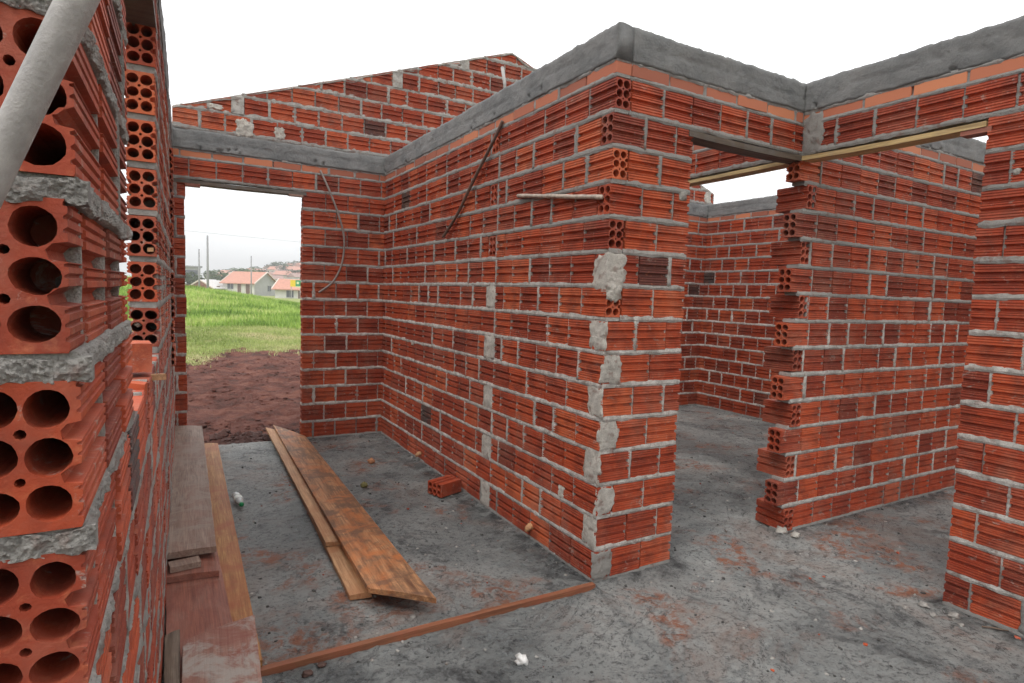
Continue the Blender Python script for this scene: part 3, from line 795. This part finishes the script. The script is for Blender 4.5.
def crumbs(name, P, size, mats, tones, label, cat):
    b = Buf(); ico = [(0,0,1),(.894,0,.447),(.276,.851,.447),(-.724,.526,.447),(-.724,-.526,.447),(.276,-.851,.447),(.724,.526,-.447),(-.276,.851,-.447),(-.894,0,-.447),(-.276,-.851,-.447),(.724,-.526,-.447),(0,0,-1)]
    fc = [(0,1,2),(0,2,3),(0,3,4),(0,4,5),(0,5,1),(1,6,2),(2,7,3),(3,8,4),(4,9,5),(5,10,1),(6,7,2),(7,8,3),(8,9,4),(9,10,5),(10,6,1),(6,11,7),(7,11,8),(8,11,9),(9,11,10),(10,11,6)]
    for (x, y, z) in P:
        s = size * U(.35, 1.3)**1.5; sx, sy, sz = U(.7, 1.3), U(.7, 1.3), U(.45, .8)
        b.add([(x + (v[0]*sx + U(-.2, .2))*s, y + (v[1]*sy + U(-.2, .2))*s, z + (v[2]*sz + U(-.2, .2))*s) for v in ico], fc, random.choice(tones), (random.random(), U(0, .6), 0))
    return tag(b.build(name, mats), label, cat, kind='stuff')
P = []
while len(P) < 1500:
    x, y = U(-1.5, XR - .1), U(-1.3, L_)
    d = dwall(x, y)
    if N(x*1.3, y*1.3, 44) + U(-.2, .5) > .12 or d < .12: P.append((x, y, hfloor(x, y) + .0015))
crumbs('floor_crumbs', P, .0075, [MORTAR, BRICK, m_plain('dark_grit', (.06, .058, .055), .8)], [0, 0, 0, 0, 1, 2, 2, 2, 2], 'scattered mortar crumbs and brick grit on the concrete floor', 'rubble')
P = [];
while len(P) < 2600:
    y = 3.5 + 7.5*random.random()**1.6; x = U(-2.6, 1.2 + (y-3)*.25)
    if N(x*1.1, y*1.1, 4) + U(-.3, .4) > 0: P.append((x, y, hground(x, y)))
crumbs('soil_clods', P, .022, [SOIL], [0], 'loose red clods of earth scattered outside the doorway', 'soil')
P = [];
while len(P) < 260:
    y = 3.55 + .5*random.random()**1.3; x = U(-1.7, -.6)
    if N(x*2.1, y*2.1, 4) + U(-.2, .5) > 0: P.append((x, y, hground(x, y)))
crumbs('threshold_clods', P, .035, [m_plain('damp_dark_soil', (.06, .024, .018), .85, .4, 20, bmp=.6)], [0], 'damp dark clods heaped just outside the door threshold', 'soil')

# ------------------------------------------------------------------ small things on the floor
def lump(name, loc, s, m, label, cat, sc=(1, 1, .8), seed=0, rough=.18, group=None):
    b = Buf(); nu, nv = 18, 11; P = []
    for i in range(nv + 1):
        th = math.pi*i/nv; row = []
        for j in range(nu):
            ph = 2*math.pi*j/nu; d = Vector((math.sin(th)*math.cos(ph), math.sin(th)*math.sin(ph), math.cos(th)))
            r = s*(1 + rough*N(d.x*2 + seed, d.y*2, d.z*2)*2 + rough*.4*N(d.x*6, d.y*6 + seed, d.z*6))
            row.append((d.x*r*sc[0], d.y*r*sc[1], d.z*r*sc[2]))
        P.append(row)
    b.grid(P, True, 0); o = b.build(name, m); o.location = (loc[0], loc[1], loc[2] + s*sc[2]*.8)
    return tag(o, label, cat, group)
lump('clay_lump', (-.382, 2.40, 0), .028, m_plain('ochre_clay', (.40, .18, .09), .8, .3, 30, bmp=.5), 'ochre clay lump on the floor, the farther of two small stones by the long wall', 'stone', seed=1)
lump('stone', (-.597, 1.85, 0), .024, m_plain('olive_stone', (.16, .14, .05), .8, .3, 40, bmp=.5), 'small olive stone on the floor between the stained plank and the lying brick', 'stone', seed=4)
lump('paper_ball', (-.635, -.39, 0), .022, m_plain('white_paper', (.80, .79, .76), .7, .08, 60, bmp=.5), 'small crumpled white paper ball on the floor at the bottom centre', 'litter', (1, 1.1, .9), seed=9, rough=.35)
lump('mortar_lump', (1.452, -.075, 0), .022, PATCH, 'whitish mortar lump at the foot of the toothed wall end', 'rubble', (1.4, 1, .7), seed=12, rough=.3)
for k, (x, y, s) in enumerate([(1.27, -.86, .017), (1.21, -.93, .013), (1.285, -.98, .019), (1.17, -.83, .010), (1.235, -1.03, .011)]):
    lump('mortar_lump', (x, y, -.003), s, MORTAR, 'grey mortar lump in the small scatter at the foot of the right wall', 'rubble', (1.2, 1, .6), seed=20 + k, rough=.3, group='mortar lumps at the foot of the right wall')
for k, (x, y, s) in enumerate([(-1.36, -.10, .014), (-1.30, -.07, .012), (-1.45, -.12, .010)]):
    lump('brick_chip', (x, y, 0), s, m_plain('dark_chip', (.09, .05, .04), .8, .3, 30), 'dark chip on the floor just in front of the left end of the batten', 'rubble', (1.3, 1, .6), seed=30 + k, rough=.3, group='dark chips by the batten')
# loose brick
b = Buf(); brick(b, -.095, 0, .19, -.045, 'u', (True, True), tone=.30, jit=0)
rb = Buf(); rb.v = [(x, z, y) for x, y, z in b.v]; rb.v = [(x, y - .07, z + .045) for x, y, z in rb.v]; rb.f = [f[::-1] for f in b.f]; rb.m = b.m; rb.t = b.t; rb.sm = b.sm
o = rb.build('loose_brick', BRICK); o.location = (-.135, 1.50, .006); o.rotation_euler = (0, 0, .35)
tag(o, 'loose dark red hollow brick lying flat on the floor against the long wall', 'brick')
# bottle: body with green cap
bt = empty('plastic_bottle', (-1.405, 1.83, .034), label='crushed clear plastic bottle with a green cap lying beside the orange plank', cat='bottle')
bt.rotation_euler = (0, 0, -1.50); bt.scale = (.95, .85, .85)
mw, nt, bb = mat('cloudy_plastic'); bb.inputs['Base Color'].default_value = (.85, .88, .87, 1); bb.inputs['Roughness'].default_value = .18; bb.inputs['Transmission Weight'].default_value = .55
prof = [(-.11, .004), (-.108, .024), (-.10, .030), (-.06, .031), (-.055, .028), (-.02, .031), (.03, .031), (.06, .026), (.078, .013), (.10, .012)]
P = [[(x, r*math.cos(t)*(1 + .12*N(x*30, t)), r*math.sin(t)*.85*(1 + .15*N(x*25, t, 3))) for t in [2*math.pi*k/18 for k in range(18)]] for x, r in prof]
b = Buf(); b.grid(P, True, 0, caps=True); b.build('bottle_body', mw, bt)
b = Buf(); b.tube([(.094, 0, 0), (.114, 0, 0)], .0155, 16); b.build('bottle_cap', m_plain('green_cap', (.01, .22, .07), .4, .1), bt)
b = Buf(); P = [[(x, .0318*math.cos(t), .0318*.86*math.sin(t)) for t in [2*math.pi*k/18 for k in range(18)]] for x in (-.03, .02)]
b.grid(P, True, 0); b.build('bottle_label', m_plain('white_label', (.75, .78, .74), .6, .2, 40), bt)
# pegs in the foot of the long wall
for (y, z, lb, s) in ((.580, .085, 'stub of pale wood plugged into the foot of the long wall near its outer corner', 1.0), (2.32, .07, 'stub of pale wood plugged into the foot of the long wall near the door wall', .9)):
    b = Buf(); b.tube([(.02, y, z - .01), (-.012, y, z - .012), (-.028, y - .003, z - .020), (-.034, y - .004, z - .034)], [.020*s, .021*s, .017*s, .010*s], 7)
    tag(b.build('wood_plug', M['plank_edge']), lb, 'wood plug')
# short sticks and splinters
def stick(p0, p1, r, m, label, cat='stick', group=None):
    b = Buf(); p0, p1 = Vector(p0), Vector(p1); b.tube([p0, p0.lerp(p1, .35) + Vector((0, .002, .002)), p0.lerp(p1, .7), p1], [r, r*.9, r, r*.6], 6); tag(b.build('splinter', m), label, cat, group)
stick((1.292, -1.085, .008), (1.36, -1.155, .008), .004, M['board_dark'], 'dark wood splinter on the floor against the right wall')
stick((-.78, -.53, .008), (-.66, -.62, .008), .005, M['board_dark'], 'dark wood splinter at the bottom edge left of the paper ball')
for k in range(16):
    x, y = U(.75, 1.35), U(-.35, .75) if k % 2 else U(.1, 1.6); a = U(0, 3.1); l = U(.02, .06)
    stick((x, y, .009), (x + l*math.cos(a), y + l*math.sin(a), .009), .0022, M['board_dark'], 'tiny dark splinter on the floor around the middle doorway', 'splinter', 'splinters around the middle doorway')

# window sill things (left wall)
def rough_block(name, dims, m, loc, rot, label, cat, seed=0, tone=.75, n=5):
    b = Buf(); a, c, h = dims; P = []
    for i in range(n + 1):
        x = -a/2 + a*i/n; row = []
        for (yy, zz) in ((-1, -1), (0, -1), (1, -1), (1, 0), (1, 1), (0, 1), (-1, 1), (-1, 0)):
            row.append((x + N(yy*2, zz*2, seed+i)*.004, yy*c/2 + N(x*30, zz, seed)*.003, zz*h/2 + N(x*25, yy, seed+2)*.004))
        P.append(row)
    b.grid(P, True, 0, (tone, 0, 0), True, smooth=False)
    o = b.build(name, m); o.location = loc; o.rotation_euler = rot; return tag(o, label, cat)
SX = lambda y: -1.74 + (y - L_)*ANG
zs = zo + SILL*PITCH - .012
rough_block('broken_brick', (.08, .11, .075), BRICK, (SX(-.40) - .040, -.33, zs + .042), (0, .03, .1), 'orange half brick sitting on the sill of the left window opening', 'brick', 3, .9)
rough_block('broken_brick', (.04, .045, .08), BRICK, (SX(-.62) - .022, -.55, zs - .038), (0, .08, -.1), 'narrow orange brick piece sticking out of the wall under the left window', 'brick', 6, .9)
rough_block('wood_peg', (.13, .022, .016), M['plank_edge'], (SX(-.35) - .030, -.30, zs - .022), (0, 0, .15), 'pale wood peg poking out of the left wall below the half brick', 'wood peg', 8)
rough_block('wood_peg', (.018, .022, .013), M['plank_edge'], (SX(YW1) - .022, YW1 - .006, zo + 9*PITCH + .021), (0, 0, .05), 'pale wood offcut caught in an open brick end of the left window jamb', 'wood peg', 9)
lump('mortar_lump', (SX(YW1) - .065, YW1 + .02, zs + .085), .010, PATCH, 'whitish mortar lump stuck in a brick hole low on the left window jamb', 'rubble', seed=44, rough=.3)

# ------------------------------------------------------------------ beyond: houses, poles, trees
def quad_box(b, cx, cy, ang, hx, hy, z0, z1, mi=0):
    ca, sa = math.cos(ang), math.sin(ang); vs = []
    for z in (z0, z1):
        for sx, sy in ((-1,-1),(1,-1),(1,1),(-1,1)): vs.append((cx + sx*hx*ca - sy*hy*sa, cy + sx*hx*sa + sy*hy*ca, z))
    b.add(vs, [(0,3,2,1),(4,5,6,7),(0,1,5,4),(1,2,6,5),(2,3,7,6),(3,0,4,7)], mi)
WHITE = m_plain('whitewash', (.62, .61, .58), .8, .08, 1.5); GREYW = m_plain('grey_render', (.42, .42, .42), .85, .12, 1.2)
TILE = m_plain('clay_roof_tiles', (.50, .25, .185), .8, .18, 3, bmp=.3); PANE = m_plain('dull_pane', (.10, .11, .13), .25, .2, 3)
TRIM = m_plain('pale_verge', (.66, .58, .52), .8, .08, 3); DOORM = m_plain('dark_door', (.16, .10, .08), .6, .2, 5)
def house(loc, ang, lx, ly, hw, hr, label, wins, doors, wallm=WHITE, gablem=None, roofm=TILE, side_wins=(), oh=.45, group=None):
    """local x = long side, front faces -y; the ridge runs along x"""
    h = empty('house', loc, ang, label=label, cat='house', group=group)
    b = Buf(); hx, hy = lx/2, ly/2
    b.add([(-hx,-hy,-1.5),(hx,-hy,-1.5),(hx,hy,-1.5),(-hx,hy,-1.5),(-hx,-hy,hw),(hx,-hy,hw),(hx,hy,hw),(-hx,hy,hw),(-hx,0,hw+hr*.93),(hx,0,hw+hr*.93)],
          [(0,1,5,4),(2,3,7,6)], 0)
    b.add([(hx,-hy,-1.5),(hx,hy,-1.5),(hx,hy,hw),(hx,0,hw+hr*.93),(hx,-hy,hw),(-hx,-hy,-1.5),(-hx,hy,-1.5),(-hx,hy,hw),(-hx,0,hw+hr*.93),(-hx,-hy,hw)], [(0,1,2,3,4),(9,8,7,6,5)], 1)
    b.build('wall', [wallm, gablem or wallm], h)
    b = Buf(); ex = hx + oh; ey = hy + oh; ze = hw - hr*oh/hy
    n = 2
    for s in (-1, 1):
        P = [(-ex, s*ey, ze), (ex, s*ey, ze), (ex, 0, hw+hr), (-ex, 0, hw+hr)]
        Q = [(x, y, z - .13) for x, y, z in P]
        b.add(P + Q, [(0,1,2,3),(7,6,5,4),(0,4,5,1),(1,5,6,2),(3,7,4,0)], 0)
    rf = b.build('roof', roofm, h)
    for sx in (-1, 1):
        b = Buf(); x0, x1 = (sx*(ex + .02), sx*(ex - .16)); zr = hw + hr
        b.add([(x0, -ey, ze + .03), (x0, 0, zr + .05), (x0, ey, ze + .03), (x1, -ey, ze + .03), (x1, 0, zr + .05), (x1, ey, ze + .03), (x0, -ey, ze - .18), (x0, 0, zr - .16), (x0, ey, ze - .18)],
              [(0,1,4,3), (1,2,5,4), (0,6,7,1), (1,7,8,2)], 0)
        b.build('verge', TRIM, rf)
    def opening(nm, x, z0, w, hh, side='f', m=PANE):
        f = Buf(); g = Buf()
        def bx(bf, a0, a1, za, zb, d0, d1):
            if side == 'f': bf.box((a0, -hy - d1, za), (a1, -hy - d0, zb))
            else: bf.box((hx + d0, a0, za), (hx + d1, a1, zb))
        bx(f, x-w/2-.06, x-w/2, z0-.06, z0+hh+.06, -.02, .05); bx(f, x+w/2, x+w/2+.06, z0-.06, z0+hh+.06, -.02, .05)
        bx(f, x-w/2, x+w/2, z0-.06, z0, -.02, .05); bx(f, x-w/2, x+w/2, z0+hh, z0+hh+.06, -.02, .05)
        if nm == 'window': bx(f, x-.03, x+.03, z0, z0+hh, -.01, .03)
        bx(g, x-w/2, x+w/2, z0, z0+hh, -.02, .012)
        o = f.build(nm, GREYW if nm == 'window' else TRIM, h); g.build('pane' if nm == 'window' else 'door_leaf', m, o)
    for x, z0, w, hh in wins: opening('window', x, z0, w, hh)
    for x, z0, w, hh in side_wins: opening('window', x, z0, w, hh, 's')
    for x, w in doors: opening('door', x, 0, w, 2.05, 'f', DOORM)
    return h
# house 1: front from (6.8,120) .. (11.2,112), gable to (15.0,113.2)
house((11.05, 116.4, -.25), -.85, 7.0, 5.6, 2.35, 1.85, 'white house with an orange tiled roof and grey gable, behind the grass to the left', [(-1.8, 1.0, 1.3, 1.0)], [(2.1, .9), (.2, .8)], gablem=GREYW, side_wins=[(.9, .75, .8, 1.0)])
house((16.57, 95.0, -1.15), -.5, 7.2, 5.2, 2.45, 1.35, 'white house with a low pink tiled roof at the right of the door view', [(-1.35, 1.0, 1.05, 1.0)], [(.35, .95)], side_wins=[])
house((4.55, 118, -.9), .9, 4.5, 4.5, 1.9, 1.2, 'small shed of raw brick with a pale sheet roof left of the grey-gabled house', [], [(-.8, .9)], wallm=m_plain('far_brick', (.36, .16, .12), .9, .2, 3), roofm=m_plain('cement_sheet', (.58, .56, .55), .8, .1, 3))
bl = empty('building', (2.6, 165, 1.0), 0, label='grey flat-roofed building at the far left edge of the door view', cat='building')
b = Buf(); b.box((-4, -3, -2.5), (2.3, 3, 4.4)); b.build('wall', GREYW, bl)
b = Buf(); b.box((-4.3, -3.4, 4.4), (2.7, 3.4, 4.75)); b.build('roof', m_plain('roof_slab', (.30, .30, .31), .8, .1), bl)
b = Buf(); b.box((-3.2, -3.05, 2.2), (1.7, -2.99, 3.7)); b.build('window', PANE, bl)
sh = empty('shed', (4.2, 140, -.6), .25, label='low grey shed with a sloping sheet roof behind the utility poles', cat='shed')
b = Buf(); b.box((-3.2, -2, -1), (3.2, 2, 2.0)); b.build('wall', GREYW, sh)
b = Buf(); b.add([(-3.6,-2.4,2.0),(3.6,-2.4,2.0),(3.6,2.4,3.1),(-3.6,2.4,3.1),(-3.6,-2.4,1.86),(3.6,-2.4,1.86),(3.6,2.4,2.96),(-3.6,2.4,2.96)], [(0,1,2,3),(7,6,5,4),(0,4,5,1),(1,5,6,2),(2,6,7,3),(3,7,4,0)]); b.build('roof', m_plain('sheet_roof', (.50, .50, .51), .7, .1), sh)
fw = Buf(); fw.box((-.5, 94.9, -1), (2.6, 95.1, 1.25)); tag(fw.build('boundary_wall', m_plain('far_red_wall', (.26, .10, .075), .9, .25, 3)), 'low dark red boundary wall at the far left below the trees', 'wall')
# sign board
sg = empty('sign_board', (13.9, 87.2, -.8), -.12, label='yellow and green sign board standing in front of the pink-roofed house', cat='sign')
b = Buf(); b.box((-.74, -.03, 2.28), (-.05, .03, 3.22)); b.build('yellow_panel', m_plain('yellow_paint', (.80, .58, .02), .6, .05), sg)
b = Buf(); b.box((-.05, -.03, 2.28), (.76, .03, 3.22)); b.build('green_panel', m_plain('green_paint', (.02, .28, .10), .6, .05), sg)
b = Buf(); b.box((.10, -.034, 2.66), (.40, -.031, 2.98)); b.box((-.05, -.034, 2.20), (.76, -.031, 2.34)); b.build('sign_marking', m_plain('pale_paint', (.72, .75, .45), .6, .05), sg)
for x in (-.6, .6):
    b = Buf(); b.box((x - .04, .032, -.6), (x + .04, .11, 3.1)); b.build('post', GREYW, sg)
# utility poles
PC = m_plain('pole_concrete', (.28, .28, .29), .8, .1, 3)
def upole(x, y, z0, z1, r, label, arm=True):
    h = z1 - z0; p = empty('utility_pole', (x, y, z0), label=label, cat='utility pole')
    b = Buf(); b.tube([(0, 0, -1), (0, 0, h)], [r*1.25, r*.8], 8); b.build('pole_shaft', PC, p)
    if arm: b = Buf(); b.box((-.45, -.05, h - .5), (.45, .05, h - .38)); b.build('crossarm', PC, p)
upole(1.62, 65.5, -.3, 6.28, .105, 'thickest concrete utility pole, left of the orange-roofed house', False)
upole(1.98, 94.5, -.3, 6.4, .11, 'thin far utility pole at the left, beyond the thick one', False)
upole(7.8, 85.0, -.6, 5.4, .08, 'slim pole standing in front of the orange-roofed house', False)
b = Buf(); pts = []
for k in range(31):
    t = k/30; x = -6 + 30*t; y = 66 - 9.5*t
    pts.append((x, y, 6.55 - (x + .24)*.052 - .5*math.sin(math.pi*((x + 6)/30))*0.2))
b.tube(pts, .014, 4)
tag(b.build('overhead_wire', PC), 'thin overhead wire crossing the sky in the doorway', 'wire')
# trees
LEAF = m_tone('tree_leaves', [(0, (.030, .055, .018)), (.5, (.070, .11, .035)), (1, (.13, .17, .06))], .8)
BARK = m_plain('bark', (.12, .09, .07), .9, .2, 5)
def tree(x, y, z, h, w, label, seed, group=None, n=1500, link=None):
    t = empty('tree', (x, y, z), label=label, cat='tree', group=group)
    if link:
        for ch in link.children: c = ch.copy(); C.objects.link(c); c.parent = t
        t.scale = (w, w, h); t.rotation_euler = (0, 0, seed); return t
    b = Buf(); b.tube([(0, 0, -.25), (.02, 0, .25), (0, .01, .5)], [.035, .026, .015], 7)
    for k in range(5):
        a = k*1.26; b.tube([(0, 0, .3 + .03*k), (.18*math.cos(a), .18*math.sin(a), .55 + .04*k)], [.014, .006], 5)
    b.build('trunk', BARK, t)
    v = []; f = []; tn = []
    cl = [(U(-.32, .32), U(-.32, .32), U(.38, .86), U(.10, .22)) for _ in range(26)]
    for k in range(n):
        cx, cy, cz, cr = random.choice(cl); d = Vector((random.gauss(0, 1), random.gauss(0, 1), random.gauss(0, 1))).normalized()*cr*U(.6, 1.05)
        c = Vector((cx, cy, cz)) + d; s = U(.014, .034)
        a = Vector((U(-1, 1), U(-1, 1), U(-1, 1))).normalized(); e = a.orthogonal()
        i = len(v); v += [c + a*s, c + e*s, c - a*s, c - e*s]; f.append((i, i+1, i+2, i+3)); tt = (max(0, min(1, .5 + .8*(cr*4 - .6)*.5 + U(-.3, .3))), 0, 0); tn += [tt]*4
    b = Buf(); b.v = [tuple(p) for p in v]; b.f = f; b.m = [0]*len(f); b.sm = [False]*len(f); b.t = tn; b.build('crown', LEAF, t)
    t.scale = (w, w, h); return t
T0 = tree(13.0, 135, -.5, 5.6, 8.5, 'broad dark tree just above the roof ridge of the orange-roofed house', 0)
tree(17.4, 150, -.5, 5.2, 4.2, 'smaller round tree right of the broad one above the same roof', 1.3, link=T0)
tree(8.4, 158, -.6, 5.6, 8.5, 'pale tree mass left of the orange-roofed house', 2.1, link=T0)
tree(1.2, 120, -.4, 4.0, 4.5, 'dark tree at the far left edge behind the red boundary wall', 3.0, link=T0)
tree(2.9, 126, -.4, 3.2, 4.0, 'low dark tree beside the one at the far left edge', 4.0, link=T0)
tree(20.8, 112, -1, 5.3, 4.5, 'tree standing behind the gap between the two houses', 5.0, link=T0)
tree(25.5, 122, -1, 4.2, 6, 'wide tree behind the roof of the pink-roofed house', .5, link=T0)
for k in range(46):
    y = U(240, 340); x = 16 + 60*random.random() + (y - 240)*.1; s = U(4, 8)
    tree(x, y, hground(x, y) - .5, s*.9, s*1.4, 'tree in the woods on the far hillside', U(0, 6), 'trees on the far hillside', link=T0)
proto = None
WM = [m_plain('far_wall_' + n_, c, .8, .08) for n_, c in (('white', (.62, .62, .6)), ('cream', (.55, .5, .42)), ('grey', (.4, .4, .41)))]
protos = []
for wm in WM:
    h = empty('hill_house', (0, 0, 0))
    b = Buf(); b.box((-4, -3, -3), (4, 3, 3)); b.build('wall', wm, h)
    b = Buf(); b.add([(-4.4,-3.4,2.9),(4.4,-3.4,2.9),(4.4,3.4,2.9),(-4.4,3.4,2.9),(-4.4,0,4.4),(4.4,0,4.4)], [(0,1,5,4),(2,3,4,5),(0,4,3),(1,2,5),(0,3,2,1)]); b.build('roof', random.choice([TILE, GREYW, m_plain('far_roof', (.34, .22, .19), .8)]), h)
    b = Buf(); b.box((-2.6, -3.06, .9), (-1.2, -2.98, 2.1)); b.build('window', PANE, h)
    b = Buf(); b.box((1.2, -3.06, .9), (2.6, -2.98, 2.1)); b.build('window', PANE, h)
    protos.append(h)
used = set()
for k in range(60):
    y = U(225, 335); x = U(14, 78) + (y - 240)*.12; i = k % 3
    if i in used:
        src = protos[i]; h = src.copy(); C.objects.link(h)
        for ch in src.children: c = ch.copy(); C.objects.link(c); c.parent = h
    else: h = protos[i]; used.add(i)
    h.location = (x, y, hground(x, y) + .3); h.rotation_euler = (0, 0, U(-.8, .8)); s = U(.7, 1.1); h.scale = (s, s, s)
    tag(h, ['tiny white house among the trees of the far hillside', 'tiny cream house among the trees of the far hillside', 'tiny grey house among the trees of the far hillside'][i], 'house', ['white houses on the far hillside', 'cream houses on the far hillside', 'grey houses on the far hillside'][i])

# ------------------------------------------------------------------ humid air
hz = Buf(); hz.box((-890, -890, -4), (890, 1190, 46))
hm = bpy.data.materials.new('humid_air'); hm.use_nodes = True; hn = hm.node_tree; hn.nodes.remove(hn.nodes['Principled BSDF'])
pv = hn.nodes.new('ShaderNodeVolumePrincipled'); pv.inputs['Color'].default_value = (.95, .96, .97, 1); pv.inputs['Density'].default_value = .0015; pv.inputs['Anisotropy'].default_value = .2
hn.links.new(pv.outputs[0], hn.nodes['Material Output'].inputs['Volume'])
tag(hz.build('haze', hm), kind='stuff')

# ------------------------------------------------------------------ world, sun, camera
w = bpy.data.worlds.new('World'); scene.world = w; w.use_nodes = True; nt = w.node_tree
bg = nt.nodes['Background']; sky = nt.nodes.new('ShaderNodeTexSky'); sky.sky_type = 'NISHITA'; sky.sun_disc = False
SUN_EL, SUN_AZ = R(58), R(240)
sky.sun_elevation = SUN_EL; sky.sun_rotation = SUN_AZ; sky.dust_density = 4
tc = nt.nodes.new('ShaderNodeTexCoord'); sp = nt.nodes.new('ShaderNodeSeparateXYZ'); nt.links.new(tc.outputs['Generated'], sp.inputs[0])
cl = noise_t(nt, tc.outputs['Generated'], 2.4, 7, .6, .3, vscale=(1, 1, 3))
horizon = ramp(nt, sp.outputs[2], [(0.0, (10.2, 10.3, 10.35)), (.05, (11.2, 11.3, 11.3)), (.2, (11.8, 11.8, 11.8)), (1.0, (14.0, 13.9, 13.7))])
cloud = mixc(nt, ramp(nt, cl, [(.35, G3(0)), (.65, G3(1))]), (.90, .91, .92), (1.06, 1.06, 1.06))
cover = mixc(nt, 1.0, horizon, cloud, 'MULTIPLY')
fin = mixc(nt, .90, sky.outputs[0], cover)
nt.links.new(fin, bg.inputs[0]); bg.inputs[1].default_value = .142
sd = bpy.data.lights.new('overcast_sun', 'SUN'); sd.energy = 1.5; sd.angle = R(14); sd.color = (1, .97, .93)
so = bpy.data.objects.new('overcast_sun', sd); C.objects.link(so)
dirv = Vector((math.sin(SUN_AZ)*math.cos(SUN_EL), math.cos(SUN_AZ)*math.cos(SUN_EL), math.sin(SUN_EL)))
so.rotation_euler = dirv.to_track_quat('Z', 'Y').to_euler()

cam = bpy.data.cameras.new('camera'); co = bpy.data.objects.new('camera', cam); C.objects.link(co); scene.camera = co
r_, u_, f_ = Vector((0.86742458, -0.4964741, 0.03298593)), Vector((0.01043899, 0.08443816, 0.99637404)), Vector((0.49745918, 0.86393499, -0.07842642))
mt = Matrix((r_, u_, -f_)).transposed().to_4x4(); mt.translation = Vector((-1.7737, -2.2132, 1.3855)); co.matrix_world = mt
cam.sensor_width = 36; cam.lens = 596.8857*36/1024; cam.clip_start = .02; cam.clip_end = 3000
vs = scene.view_settings; vs.view_transform = 'Standard'; vs.look = 'None'; vs.exposure = 0; vs.gamma = 1
